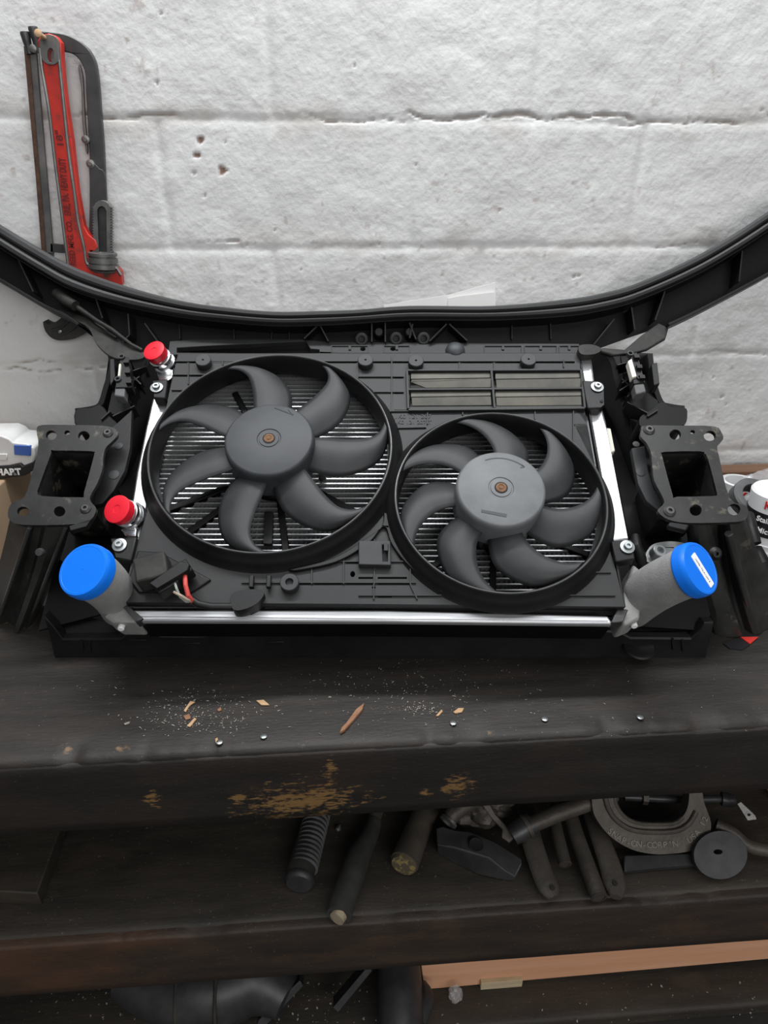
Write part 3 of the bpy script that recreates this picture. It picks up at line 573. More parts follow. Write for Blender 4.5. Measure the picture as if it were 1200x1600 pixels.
# ---- fans
BIG = dict(cc=[(.058, 2), (.085, -3), (.11, -6), (.14, -6.5), (.16, -3), (.1725, 3)], cx=[(.058, -46), (.09, -41), (.112, -36), (.14, -27), (.16, -18), (.1730, -6)])
SML = dict(cc=[(.055, -8), (.078, -9), (.10, -5), (.12, 1), (.134, 7), (.1430, 12)], cx=[(.055, -52), (.080, -47), (.103, -40), (.122, -28), (.136, -17), (.1435, -4)])
def fan(c, w, rh, shape, tip, hm, hw):
    f = MB().lathe(PK.p(*c, 0), W, [(rh*1.03, w-.052), (rh*1.03, w-.010), (rh*1.02, w-.004), (rh*.985, w-.0008), (rh*.955, w), (.0175, w), (.0165, w-.0012), (.0145, w-.0012), (.014, w)], 72, capb=True).build('fan', hm, shr, ang=38)
    MB().lathe(PK.p(*c, w), W, [(.009, -.001), (.009, .0006), (.0062, .0010), (.0058, -.0004)], 28).build('axle_cap', 'hole_black', f)
    MB().lathe(PK.p(*c, w), W, [(.0078, 0), (.0072, .0012), (.0045, .0016), (.0038, .0008), (.0030, .0008), (.0026, .0018)], 24).build('axle', 'axle', f)
    a = cr(shape['cc'], 5); b = cr(shape['cx'], 5); n = len(a)
    for k in range(7):
        t0 = tip + k*360/7; rows = []
        for i in range(n):
            row = []
            for j in range(9):
                s = j/8; r = a[i][0]*(1-s) + b[i][0]*s; an = math.radians(t0 + a[i][1]*(1-s) + b[i][1]*s)
                r += .0012*math.sin(math.pi*s)
                row.append(PK.p(c[0] + r*math.cos(an), c[1] + r*math.sin(an), hw + .006 - .013*s + .007*math.sin(math.pi*s) - .004*(i/n)))
            rows.append(row)
        MB().loft(rows).build('fan_blade', 'fan', f, solid=.0022, bevel=.0)
    return f
fb = fan((-.157, .239), .043, .0632, BIG, 12.7, 'hub', .019)
fs = fan((.168, .1505), .050, .0600, SML, -4, 'hub2', .019)
# direction arrow and moulded bar on the small hub
ar = MB(); pts = []
for k in range(12):
    an = math.radians(112 - k*6.2); pts.append((.168 + .049*math.cos(an), .1505 + .049*math.sin(an)))
for i in range(11):
    ar.rib(PK.p(*pts[i], .0504), PK.p(*pts[i+1], .0504), .0016, .0006, W)
ar.rib(PK.p(pts[-1][0]-.004, pts[-1][1]+.004, .0504), PK.p(*pts[-1], .0504), .0016, .0006, W)
ar.rib(PK.p(pts[-1][0]-.006, pts[-1][1]-.001, .0504), PK.p(*pts[-1], .0504), .0016, .0006, W); ar.build('direction_arrow', 'hub', fs)
MB().pp(PK, [(752, 796), (792, 803), (791, 808), (752, 800)], .0506, .0006).build('moulded_bar', 'hub', fs)
ar = MB(); ar.rib(PK.px(429, 637, .0434), PK.px(458, 648, .0434), .0014, .0006, W); ar.rib(PK.px(450, 640, .0434), PK.px(458, 648, .0434), .0012, .0006, W); ar.build('direction_arrow', 'plastic', fb)
# motor arms behind the blades
for c, r, angs, ww in ((BC, BR, (-137, -80, -32, 118, 205), .010), (SCc, SR, (-140, -96, -25, 70), .009)):
    for an in angs:
        a = math.radians(an); MB().rib(PK.p(c[0] + .05*math.cos(a), c[1] + .05*math.sin(a), -.034), PK.p(c[0] + (r-.003)*math.cos(a), c[1] + (r-.003)*math.sin(a), -.034), ww, .010, W).build('motor_arm', 'plastic_shaded', shr, bevel=.001)
    MB().lathe(PK.p(c[0], c[1], -.046), W, [(.052, 0), (.055, .006), (.055, .034), (.05, .036)], 40).build('fan_motor', 'plastic', shr)
MB().pp(PK, [(413, 800), (427, 800), (425, 850), (411, 850)], -.028, .008).build('arm_cover', 'plastic', shr, bevel=.001)
for (x, y) in ((368, 762), (503, 742), (753, 845)): MB().lathe(PK.px(x, y, -.02), W, [(.006, -.01), (.006, 0), (.003, .0012)], 16).build('motor_bolt', 'dark_steel', shr)
# ---- connector and wires, lower left
A = PK.px
MB().box(A(240, 893, .020), (U*.96+V*.30)*.021, (V*.96-U*.30)*.018, W*.016).build('connector', 'dusty', shr, bevel=.003)
MB().pp(PK, [(232, 911), (282, 876), (296, 880), (294, 890), (244, 920)], .040, .012).build('connector_bracket', 'plastic', shr, bevel=.0015)
for (x, y) in ((262, 914), (283, 896)): MB().box(A(x, y, .022), (U*.75+V*.55)*.016, (V*.75-U*.55)*.011, W*.011).build('connector_plug', 'plastic', shr, bevel=.002)
MB().tube([A(289, 900, .030), A(290, 915, .034), A(294, 930, .028), A(299, 937, .020), A(302, 942, .014)], .0030, 10).build('wire', 'wire_red', shr)
MB().tube([A(272, 907, .030), A(276, 920, .034), A(281, 932, .028), A(291, 940, .020), A(300, 940, .014)], .0017, 8).build('wire', 'wire_grey', shr)
MB().tube([A(272, 925, .030), A(283, 931, .032), A(293, 937, .026), A(301, 940, .016)], .0019, 8).build('wire', 'wire_brown', shr)
MB().tube([A(298, 936, .016), A(310, 944, .014), A(330, 948, .012), A(362, 948, .008)], .0050, 12).build('wire_loom', 'plastic', shr)
MB().pp(PK, cr([(361, 930), (363, 951), (378, 953), (400, 944), (412, 930), (408, 922), (385, 921)], 4, True), .012, .030).build('wire_duct', 'plastic', shr, bevel=.003)
for x in (393, 420): MB().rib(A(x, 898, .012), A(x - 1, 917, .012), .006, .008, W).build('wire_clip', 'plastic', shr, bevel=.001)
MB().pp(PK, [(215, 860), (250, 862), (330, 905), (300, 925), (215, 925), (200, 905)], .004, .01).build('connector_tray', 'plastic', shr, bevel=.002)

# ================================================================== FRONT END CARRIER (black frame holding the pack)
car = empty('front_end_carrier', (PK.p(0, 0, 0).x, .83, ZB), 'black plastic car front-end frame around the radiator, with an arched top beam', 'car part')
# arched seal strip on the beam
up_ = [(-110, 290), (-60, 312), (0, 350), (63, 388), (115, 416), (189, 444), (280, 469), (350, 480), (430, 487), (500, 486), (560, 484), (640, 478), (770, 478), (880, 468), (940, 458), (1000, 440), (1100, 393), (1200, 330), (1260, 285), (1310, 240)]
lo_ = [(-110, 322), (-60, 345), (0, 384), (63, 423), (115, 451), (189, 474), (280, 492), (350, 500), (430, 506), (500, 505), (560, 502), (640, 497), (770, 497), (880, 491), (940, 482), (1000, 465), (1100, 420), (1200, 358), (1260, 312), (1310, 268)]
ua = cr([AR.uv(*p, .0) for p in up_], 6); la = cr([AR.uv(*p, .0) for p in lo_], 6)
prof = [(0, -.030), (0, -.004), (.06, .004), (.20, .0075), (.40, .0075), (.50, .0045), (.56, -.004), (.62, -.004), (.66, .006), (.78, .008), (.95, .006), (1.0, .001), (1.0, -.012)]
rows = [[AR.p(a[0]*(1-t) + b[0]*t, a[1]*(1-t) + b[1]*t, h) for t, h in prof] for a, b in zip(ua, la)]
MB().loft(rows, closed=True, caps=True).build('seal_strip', 'rubber', car, ang=28)
# web of the beam (channel with its shade in the colour)
web_lo = [(-110, 375), (-60, 403), (0, 437), (66, 476), (122, 509), (150, 530), (190, 546), (205, 552), (280, 558), (500, 558), (905, 558), (930, 546), (985, 526), (1040, 508), (1100, 481), (1200, 428), (1260, 392), (1310, 358)]
WD = -.040
a = [AR.uv(x, y - 6, WD) for x, y in lo_]; b = [AR.uv(x, y, WD) for x, y in web_lo]
MB().prism(AR, [a + b[::-1]], WD, WD - .006).build('beam_web', 'plastic_shaded', car)
# ledge from seal back to web, and the second step line under the seal
st = [(x, y + 2) for x, y in lo_]
sa = cr([AR.uv(x, y, -.006) for x, y in st], 4); MB().loft([[AR.p(*q, -.006) for q in sa], [AR.p(q[0], q[1] - .002, -.006) for q in sa], [AR.p(q[0], q[1] - .004, WD) for q in sa], [AR.p(q[0], q[1], WD) for q in sa]], wrap=True).build('beam_step', 'plastic', car)
# rims along the lower edges of the two wings
def rim(pts, name, width=.006, h=.045, w=.0, m='plastic', fr=AR, n=4):
    P = cr([fr.uv(*p, w) for p in pts], n); L_ = []
    for i, q in enumerate(P):
        a = P[max(0, i-1)]; b = P[min(len(P)-1, i+1)]; d = math.hypot(b[0]-a[0], b[1]-a[1]) or 1; nx, ny = -(b[1]-a[1])/d*width/2, (b[0]-a[0])/d*width/2
        L_.append([fr.p(q[0]+nx, q[1]+ny, w), fr.p(q[0]-nx, q[1]-ny, w), fr.p(q[0]-nx, q[1]-ny, w-h), fr.p(q[0]+nx, q[1]+ny, w-h)])
    return MB().loft(L_, closed=True, caps=True).build(name, m, car, bevel=.0008, seg=1)
rim([(-110, 375), (-60, 403), (0, 437), (66, 476), (100, 492), (122, 507)], 'beam_flange', .005, .040)
rim([(1045, 507), (1100, 481), (1200, 428), (1260, 392), (1310, 358)], 'beam_flange', .005, .040)
# inner ribs of the beam: crossing struts
for (x0, y0, x1, y1) in [(28, 405, 52, 456), (148, 462, 160, 497), (200, 490, 202, 523), (202, 523, 190, 536), (226, 505, 248, 536), (497, 508, 475, 529), (500, 508, 513, 533), (581, 505, 581, 534), (602, 504, 602, 534), (640, 504, 650, 530), (698, 506, 671, 533), (702, 506, 730, 532), (645, 506, 640, 528), (960, 498, 928, 538), (1039, 455, 1024, 500), (1160, 392, 1155, 440), (987, 480, 992, 515), (425, 512, 424, 530), (365, 512, 366, 530), (452, 512, 452, 530), (280, 508, 281, 530), (800, 506, 800, 530), (860, 503, 861, 530)]:
    big = (x0, x1) not in ((425, 424), (365, 366), (452, 452), (280, 281), (800, 800), (860, 861))
    MB().rib(AR.px(x0, y0, -.008 if big else -.034), AR.px(x1, y1, -.008 if big else -.034), .0022, .03 if big else .008, AR.W).build('beam_rib', 'plastic', car)
for (x, y) in ((565, 530), (619, 529), (662, 529)):
    MB().lathe(AR.px(x, y, -.012), AR.W + V*-.6, [(.0105, -.012), (.0105, 0), (.0085, .0015), (.0060, .0015), (.0052, -.008)], 24).build('bolt_eye', 'fan', car)
for x in (592, 640): MB().lathe(AR.px(x, 520, -.02), AR.W, [(.008, -.02), (.008, .004), (.006, .006)], 18).build('beam_boss', 'plastic', car)
# gussets (dusty flat webs where beam meets uprights)
MB().pp(PK, cr([(92, 484), (128, 494), (160, 510), (176, 524), (205, 541), (225, 551), (222, 560), (196, 562), (172, 556), (150, 536), (138, 512), (112, 498)], 4, True), .010, .006).build('corner_gusset', 'dusty', car, bevel=.002)
MB().pp(PK, cr([(1045, 512), (1040, 529), (1013, 545), (987, 552), (957, 554), (930, 545), (944, 543), (976, 546), (1000, 525), (1029, 504)], 1, True), .010, .006).build('corner_gusset', 'dusty', car, bevel=.002)
MB().pp(PK, cr([(905, 540), (925, 538), (940, 545), (930, 553), (908, 553)], 4, True), .012, .012).build('corner_boss', 'dusty', car, bevel=.002)
MB().tube([PK.px(88, 458, .03), PK.px(104, 470, .03), PK.px(118, 478, .03)], [.0085, .0095, .0085], 14).build('harness_plug', 'dusty', car)
MB().tube([PK.px(118, 478, .026), PK.px(150, 500, .024), PK.px(175, 515, .020), PK.px(205, 538, .016), PK.px(222, 547, .012)], [.0045, .0032, .0032, .0028, .0028], 10).build('harness_lead', 'dusty', car)
MB().tube([PK.px(119, 482, .02), PK.px(150, 508, .016), PK.px(182, 528, .015)], .002, 8).build('harness_lead', 'plastic', car)
# ---- uprights
# left: outer wall / flange, inner wall; floor of the channel
MB().pp(PK, [(170, 557), (232, 556), (262, 600), (250, 640), (225, 740), (205, 850), (195, 950), (60, 985), (100, 830), (160, 700), (158, 640)], -.105, .004).build('upright_floor', 'plastic_shaded', car)
MB().pp(PK, [(940, 548), (1016, 552), (1025, 600), (1040, 700), (1075, 820), (1110, 960), (1100, 985), (985, 978), (985, 850), (945, 650), (915, 560)], -.105, .004).build('upright_floor', 'plastic_shaded', car)
rim([(172, 555), (175, 572), (165, 605), (156, 632), (140, 639), (117, 642)], 'outer_wall', .009, .055, .012)
rim([(1016, 552), (1021, 593), (1033, 628), (1048, 635), (1070, 638)], 'outer_wall', .009, .055, .012)
for pts in ([(172, 560), (178, 560), (180, 590), (172, 602)], [(1018, 568), (1027, 566), (1031, 600), (1022, 602)]): MB().pp(PK, pts, .016, .02).build('wall_pad', 'plastic', car, bevel=.0015)
# arm reaching out to the bumper mount
MB().pp(PK, cr([(117, 641), (140, 637), (158, 632), (172, 650), (184, 662), (182, 674), (160, 668), (121, 668)], 3, True), -.006, .045).build('outer_arm', 'plastic_shaded', car, bevel=.003)
MB().pp(PK, cr([(1070, 637), (1074, 646), (1068, 664), (1030, 668), (1003, 668), (1000, 652), (1018, 640), (1033, 628), (1050, 636)], 3, True), -.006, .045).build('outer_arm', 'plastic_shaded', car, bevel=.003)
# inner walls with top band
rim([(232, 562), (224, 585), (214, 620), (207, 655), (202, 700), (196, 732), (182, 762), (163, 785), (150, 800)], 'inner_wall', .007, .11, .004)
rim([(915, 548), (940, 549), (956, 562), (964, 593), (974, 628), (983, 673), (989, 713), (997, 755), (1012, 780), (1030, 800), (1042, 822), (1078, 830)], 'inner_wall', .010, .11, .004)
MB().pp(PK, [(987, 700), (1007, 697), (1013, 735), (1022, 765), (1036, 786), (1028, 797), (1010, 782), (997, 756)], .002, .01).build('inner_flange', 'fan', car, bevel=.001)
MB().pp(PK, [(162, 676), (184, 660), (206, 640), (203, 700), (195, 735), (178, 766), (160, 786), (146, 790), (150, 760), (160, 735), (162, 700), (180, 686)], .002, .01).build('inner_flange', 'plastic', car, bevel=.001)
for (x, y, r) in ((994, 694, 6), (1001, 738, 8), (178, 742, 9), (186, 697, 7)): MB().lathe(PK.px(x, y, .0022), W, [(r*.00085, -.001), (r*.00085, .0006), (r*.0007, .0008)], 22).build('round_pad', 'fan', car)
# lattice ribs in the channels
for side in ([(205, 565, 180, 575), (205, 580, 228, 572), (203, 583, 220, 600), (200, 600, 218, 588), (197, 618, 212, 605), (176, 650, 210, 634), (172, 642, 158, 655), (198, 620, 205, 630)],
             [(965, 570, 1000, 560), (972, 592, 985, 603), (968, 610, 1000, 590), (980, 628, 1012, 645), (972, 598, 990, 588), (1012, 650, 1028, 640), (980, 620, 1000, 596)]):
    for (x0, y0, x1, y1) in side: MB().rib(PK.px(x0, y0, -.002), PK.px(x1, y1, -.002), .002, .025, W).build('lattice_rib', 'plastic', car)
MB().pp(PK, [(178, 600), (206, 600), (212, 640), (196, 652), (168, 645)], -.030, .006).build('channel_floor', 'plastic_shaded', car)
MB().pp(PK, [(970, 555), (1016, 555), (1030, 640), (1010, 655), (985, 650)], -.030, .006).build('channel_floor', 'plastic_shaded', car)
# impact sensors on each upright
def sensor(pts, white, plug, eyes):
    s = MB().pp(PK, pts, .022, .02).build('sensor', 'plastic', car, bevel=.0012)
    MB().pp(PK, white, .026, .012).build('sensor_clip', 'cream', s, bevel=.001)
    MB().pp(PK, plug, .020, .018).build('sensor_plug', 'tapegrey', s, bevel=.002)
    for (x, y) in eyes: MB().lathe(PK.px(x, y, .024), W, [(.005, -.006), (.005, .001), (.003, .001), (.0025, -.004)], 16).build('sensor_screw', 'fan', s)
    for i in range(3):
        t = (i + .5)/3; x = pts[1][0]*(1-t) + pts[2][0]*t; y = pts[1][1]*(1-t) + pts[2][1]*t; MB().box(PK.px(x - 3, y, .025), U*.004, V*.0035, W*.003).build('sensor_rib', 'plastic', s)
sensor([(188, 559), (200, 558), (206, 605), (180, 606)], [(186, 568), (189, 568), (187, 587), (184, 588)], [(180, 602), (196, 602), (194, 620), (178, 618)], [(190, 557), (184, 592)])
sensor([(985, 552), (995, 550), (1008, 598), (990, 600)], [(981, 564), (987, 560), (995, 588), (988, 590)], [(990, 598), (1006, 597), (1010, 612), (994, 616)], [(985, 552), (1000, 589)])
# ---- bumper mount plates
def plate(outer, hole, rounds, bolts, dusty):
    o = MB().pp(PK, cr(outer, 3, True), .030, .006, [hole] + [circ(*r, n=18) for r in rounds]).build('bumper_mount', 'paint', car, bevel=.002)
    h = [PK.uv(x, y, .024) for x, y in hole]; cx = sum(p[0] for p in h)/len(h); cy = sum(p[1] for p in h)/len(h)
    rows = [[PK.p(cx + (u-cx)*k, cy + (v-cy)*k, w) for u, v in h] for k, w in ((1.02, .025), (1.0, .0), (.95, -.06), (.92, -.10))]
    MB().loft(rows, closed=True).add(rows[-1], [tuple(range(len(h)))]).build('crash_tube', 'paint', o, solid=-.002)
    for (x, y, r) in bolts: MB().lathe(PK.px(x, y, .030), W, [(r*1.25*.00085, -.001), (r*1.25*.00085, .0012), (r*.0007, .004), (r*.00035, .004), (r*.0003, .001)], 22).build('bolt', 'dark_steel', o)
    return o
hl = cr([(84, 704), (143, 705), (147, 708), (146, 715), (131, 770), (125, 777), (66, 775), (59, 769), (60, 762), (80, 708)], 2, True)
plate([(57, 672), (66, 664), (110, 664), (160, 665), (180, 670), (184, 679), (175, 690), (165, 700), (161, 715), (160, 732), (152, 755), (141, 775), (142, 784), (150, 795), (142, 812), (117, 819), (37, 820), (15, 812), (13, 797), (20, 785), (38, 776), (50, 740), (60, 697)], hl,
      [(80, 680, 8.5, 7.5), (105, 676, 4.5, 3.5), (131, 681, 9, 7.5), (36, 799, 9.5, 7.5), (93, 799, 9, 8)], [(169, 677, 7), (134, 795, 7)], 1)
hr = cr([(1038, 706), (1094, 705), (1101, 709), (1106, 716), (1119, 765), (1120, 773), (1114, 775), (1058, 776), (1051, 773), (1036, 718), (1034, 710)], 2, True)
plate([(1002, 672), (1007, 665), (1060, 665), (1115, 666), (1127, 675), (1130, 686), (1121, 697), (1124, 715), (1140, 778), (1165, 790), (1169, 802), (1162, 813), (1140, 816), (1075, 817), (1045, 812), (1030, 802), (1029, 795), (1038, 785), (1032, 770), (1022, 750), (1019, 725), (1017, 707), (1010, 692), (1001, 682)], hr,
      [(1055, 679, 9, 8), (1082, 675, 4, 3), (1109, 681, 9.5, 8), (1087, 797, 9.5, 9), (1147, 796, 10, 9)], [(1014, 672, 8), (1046, 799, 8)], 1)
# ---- struts from the mounts down to the bench
def strut(top, bot, name='strut', m='strut'):
    T = [PK.px(x, y, w - .022) for x, y, w in top]; B = [BN.px(x, y, .002) - hb*0 + Vector((0, -k, 0)) for x, y, k in bot]
    rows = [[T[i].lerp(B[i], t) + Vector((0, .012*math.sin(math.pi*t), 0)) for i in range(len(T))] for t in (0, .2, .4, .6, .8, 1)]
    return MB().loft(rows).build(name, m, car, solid=.003, ang=25, bevel=.0022, seg=3)
strut([(15, 812, .03), (30, 818, .034), (45, 820, .048), (50, 820, .044), (54, 820, .015), (66, 820, .012), (72, 820, .03), (86, 820, .034), (101, 819, .036), (105, 819, .046), (109, 821, .030), (108, 829, .0)],
      [(-30, 965, 0), (-14, 972, 0), (0, 966, .022), (5, 966, .020), (12, 972, .0), (22, 978, 0), (26, 980, .012), (34, 980, .016), (48, 966, .022), (53, 966, .03), (58, 966, .015), (64, 950, -.01)])
strut([(1070, 814, .0), (1078, 817, .034), (1088, 817, .044), (1100, 817, .044), (1112, 817, .034), (1120, 817, .012), (1128, 817, .010), (1133, 817, .036), (1140, 816, .046), (1150, 815, .036), (1160, 813, .034), (1165, 812, .022)],
      [(1108, 985, 0), (1112, 985, .012), (1122, 985, .018), (1140, 985, .018), (1152, 985, .016), (1160, 985, .0), (1164, 985, .0), (1168, 982, .016), (1175, 978, .022), (1190, 976, .012), (1215, 976, .008), (1240, 976, .004)])
MB().lathe(PK.px(62, 863, .035), (0, -1, .5), [(.0055, -.004), (.0055, .001), (.0045, .003), (.002, .003)], 16).build('strut_bolt', 'dark_steel', car)
MB().lathe(PK.px(1116, 865, .028), (0, -1, .5), [(.009, -.004), (.009, .003), (.005, .007), (.0025, .007), (.002, .003)], 18).build('strut_bolt', 'plastic', car)
for (a_, b_, r_) in (((48, 823, .024), (2, 958, .028), .0028), ((104, 823, .022), (53, 955, .030), .0028), ((1137, 832, .014), (1172, 962, .024), .0055)):
    p0_ = PK.px(*a_); p1_ = BN.px(*b_); MB().tube([p0_.lerp(p1_, t) + hb*(-.003 + .012*math.sin(math.pi*t)*0) for t in (0, .25, .5, .75, 1)], r_, 12).build('strut_ridge', 'gloss', car)
MB().pp(PK, [(1046, 815), (1078, 820), (1073, 829), (1044, 822)], .03, .01).build('mount_tab', 'plastic', car, bevel=.002)
MB().pp(PK, [(108, 822), (140, 812), (148, 800), (135, 822), (110, 829)], .03, .01).build('mount_tab', 'plastic', car, bevel=.002)
# ---- lower rail: upright lip wall with bumps, standing on the bench
lip = [(70, 962), (84, 978), (98, 997), (190, 996), (198, 989), (212, 985), (240, 986), (250, 992), (308, 993), (355, 989), (383, 982), (433, 982), (443, 988), (500, 989), (550, 988), (567, 982), (604, 981), (618, 988), (680, 991), (728, 988), (740, 983), (795, 982), (815, 990), (870, 993), (925, 990), (945, 984), (968, 986), (985, 995), (1080, 996), (1092, 985), (1100, 972), (1114, 971), (1112, 985)]
RF = Fr((PK.p(0, 0, 0).x, .806, 0), RT, (0, 0, 1))
top = [RF.px(x, y) for x, y in lip]; rows = []
for p in top:
    q = Vector((p.x, p.y, ZB)); rows.append([p + hb*.016 - Vector((0, 0, .003)), p + hb*.012, p, p - hb*.0015 - Vector((0, 0, .003)), q.lerp(p, .5), q - hb*.002 + Vector((0, 0, .003)), q - hb*.002, q + hb*.024])
MB().loft(rows, closed=True, caps=True).build('lower_rail', 'plastic', car, ang=30)
lo2 = MB().pp(PK, [(70, 950), (190, 975), (985, 978), (1105, 955), (1100, 985), (600, 990), (100, 990)], -.115, .006).build('rail_floor', 'plastic_shaded', car)
for (x, y) in ((128, 1012), (140, 1013), (1050, 1010), (1065, 1012)): MB().rib(RF.px(x, y - 14) + hb*-.003, RF.px(x + 2, y + 4) + hb*-.003, .003, .004, (0, -1, 0)).build('rail_hook', 'plastic', car)
rim([(98, 996), (80, 975), (62, 968)], 'rail_corner', .004, .02, -.09)
MB().lathe(RF.px(997, 1008) + hb*-.002, (0, -.3, 1), [(.022, -.003), (.024, 0), (.022, .002), (.014, .001)], 26).build('rail_foot', 'plastic', car)
for (x, y, k) in ((430, 1003, 1), (300, 1005, 1), (1010, 984, 0), (215, 1000, 1)):
    if k: MB().rib(RF.px(x - 14, y) + hb*-.002, RF.px(x + 14, y) + hb*-.002, .004, .004, (0, -1, 0)).build('rail_moulding', 'plastic', car, bevel=.001)

# ================================================================== WALL TOOLS
nail = MB().tube([WL.p(WL.uv(84, 70)[0], WL.uv(84, 70)[1], -.01), vplane(1.235).px(60, 52)], [.0028, .0034], 10)
c_ = vplane(1.235).px(60, 52); nail.lathe(c_, (0, -1, .1), [(.0034, -.002), (.0052, 0), (.0052, .002), (.003, .003)], 14)
tag(nail.build('nail', 'splinter'), 'rusty tan nail in the wall holding up the red pipe wrench', 'nail')
Wr = vplane(1.262)
c1 = lambda x, y: (x/2.857, y/2.857)
wr = empty('pipe_wrench', Wr.px(110, 440), 'worn red pipe wrench hanging head down from the nail on the wall', 'wrench')
hand = [(58, 64), (64, 55), (76, 52), (88, 56), (95, 66), (96, 84), (98, 110), (101, 140), (106, 178), (112, 217), (121, 297), (126, 325), (131, 353), (138, 366), (149, 375), (153, 386), (148, 392), (140, 391), (139, 400), (141, 413), (150, 416), (182, 416), (189, 424), (191, 442), (186, 456), (150, 456), (112, 448), (107, 430), (103, 410), (91, 315), (82, 245), (73, 168), (63, 105)]
MB().pp(Wr, hand, 0, .016, [circ(79, 86, 5, 11, 16)]).build('handle', 'red_steel', wr, bevel=.003, seg=3)
for pts in ([(62, 75), (66, 110), (76, 168), (85, 245), (94, 315), (106, 410), (110, 440)], [(91, 72), (93, 100), (97, 140), (103, 200), (108, 245), (116, 300), (122, 345), (131, 385), (136, 412), (150, 424), (180, 425)]):
    MB().tube([Wr.px(*p, .0005) for p in cr(pts, 4)], .0026, 8).build('handle_rib', 'worn_steel', wr)
MB().pp(Wr, cr([(62, 66), (66, 57), (77, 54), (87, 58), (92, 68), (93, 92), (86, 100), (79, 101), (71, 98), (65, 90)], 3, True), .003, .004, [circ(79, 86, 5.5, 11.5, 16)]).build('hanging_eye', 'worn_steel', wr, bevel=.001)
MB().tube([Wr.px(*p, .002) for p in [(136, 412), (150, 419), (183, 419), (189, 430)]], .003, 8).build('jaw_rib', 'worn_steel', wr)
# toothed hook jaw shank
tee = []
yy = 322
for i in range(17): tee += [(146.5, yy), (143.6, yy + 2.2)]; yy += 4.3
tee2 = []; yy = 322
for i in range(17): tee2 += [(171.5, yy), (174.8, yy + 2.4)]; yy += 4.3
shank = [(147, 322), (149, 317), (154, 314), (160, 313), (166, 315), (170, 319)]
MB().pp(Wr, shank + tee2 + [(172, 400), (146, 400)] + tee[::-1], -.001, .014, [[(152, 328), (155, 323), (159, 322), (163, 324), (166, 329), (167, 394), (154, 394)]]).build('hook_jaw', 'worn_steel', wr, bevel=.0006, seg=1)
MB().pp(Wr, [(151, 322), (167, 322), (168, 398), (153, 398)], -.009, .004).build('shank_groove', 'dark_steel', wr)
ax = (Wr.px(162, 416) - Wr.px(160, 396)).normalized(); n_ = []
for i, (r, h) in enumerate([(.021, 0), (.0235, .001), (.0235, .0055), (.021, .006), (.021, .0085), (.0240, .009), (.0240, .0165), (.0215, .017), (.0215, .019), (.0245, .0195), (.0245, .026), (.022, .027)]): n_.append((r, h))
MB().lathe(Wr.px(160, 394, -.006), ax, n_, 36).build('adjusting_nut', 'worn_steel', wr)
def along(name, s, pts, size, m, fr, par, w):
    """letters standing one after another along a line"""
    a = fr.px(*pts[0], w); b = fr.px(*pts[1], w); X = (b-a).normalized(); Y = (-fr.W).cross(X)*-1
    o = text(name, s, m, par, (0, 0, 0), (1, 0, 0), (0, 1, 0), size, .0006, bold=.0002)
    mid = (a+b)/2; Y = fr.W.cross(X); off = par.location; vv = [v.co + off for v in o.data.vertices]; wd_ = max(v.x for v in vv) - min(v.x for v in vv); k = (b-a).length/wd_
    for v, c in zip(o.data.vertices, vv): v.co = mid + X*c.x*k + Y*c.y + fr.W*c.z - off
along('raised_lettering', 'REED MFG. CO.', [(115, 414), (107.5, 344)], .0130, 'wrench_letter', Wr, wr, .0004)
along('raised_lettering', 'ERIE, PA.', [(106.5, 336), (102, 302)], .0150, 'wrench_letter', Wr, wr, .0004)
along('raised_lettering', 'HEAVY DUTY', [(101.5, 297), (97, 247)], .0150, 'wrench_letter', Wr, wr, .0004)
along('raised_lettering', '18"', [(95, 228), (92, 205)], .0135, 'wrench_letter', Wr, wr, .0004)
# hacksaw
Hs = vplane(1.284)
hs = empty('hacksaw', Hs.px(110, 530), 'old dark hacksaw hanging on the wall behind the red pipe wrench', 'saw')
MB().pp(Hs, cr([(56, 48), (87, 51), (106, 55), (122, 63), (135, 73), (143, 84), (149, 98), (152, 115), (155, 145), (157, 175), (161, 225), (163, 270), (165, 311), (168, 400), (168, 470)], 3) + cr([(144, 470), (141, 400), (140, 315), (140, 252), (138, 215), (136, 175), (134, 140), (133, 115), (128, 100), (119, 88), (108, 82), (98, 80), (75, 77), (56, 75)], 3), 0, .012).build('frame', 'dark_steel', hs, bevel=.0015)
MB().pp(Hs, cr([(124, 100), (129, 118), (131, 150), (133, 190), (137, 235), (134, 236), (128, 190), (127, 140), (122, 108)], 2, True), -.002, .006).build('frame_liner', 'worn_steel', hs, bevel=.001)
MB().pp(Hs, cr([(134, 256), (137, 251), (143, 250), (150, 258), (156, 264), (163, 270), (166, 311), (167, 460), (140, 460), (140, 315), (139, 262)], 2, True), .003, .004).build('frame_sleeve', 'dark_steel', hs, bevel=.001)
for (x, y, r) in ((134, 218, .0062), (141.5, 256, .0066)):
    MB().lathe(Hs.px(x, y, .002), (0, -1, 0), [(r, -.004), (r, .002), (r*.5, .003), (r*.45, .0045)], 20).build('rivet', 'worn_steel', hs)
MB().pp(Hs, [(37, 72), (45, 72), (50, 130), (58, 230), (67, 330), (72, 394), (65, 394), (56, 280), (46, 170)], .006, .0012).build('blade_edge', 'rust', hs)
tt = [(44.5 + 27*i/56, 74 + 318*i/56) for i in range(57)]
zz = []
for i, (x, y) in enumerate(tt): zz += [(x, y), (x + 1.6, y + 2.8)]
MB().pp(Hs, zz + [(83, 395), (70, 240), (60, 130), (56, 76)], .004, .0015).build('blade', 'worn_steel', hs)
MB().pp(Hs, [(46, 76), (57, 76), (84, 395), (82, 430), (72, 430), (70, 395), (58, 250)], -.001, .003).build('blade_bar', 'worn_steel', hs)
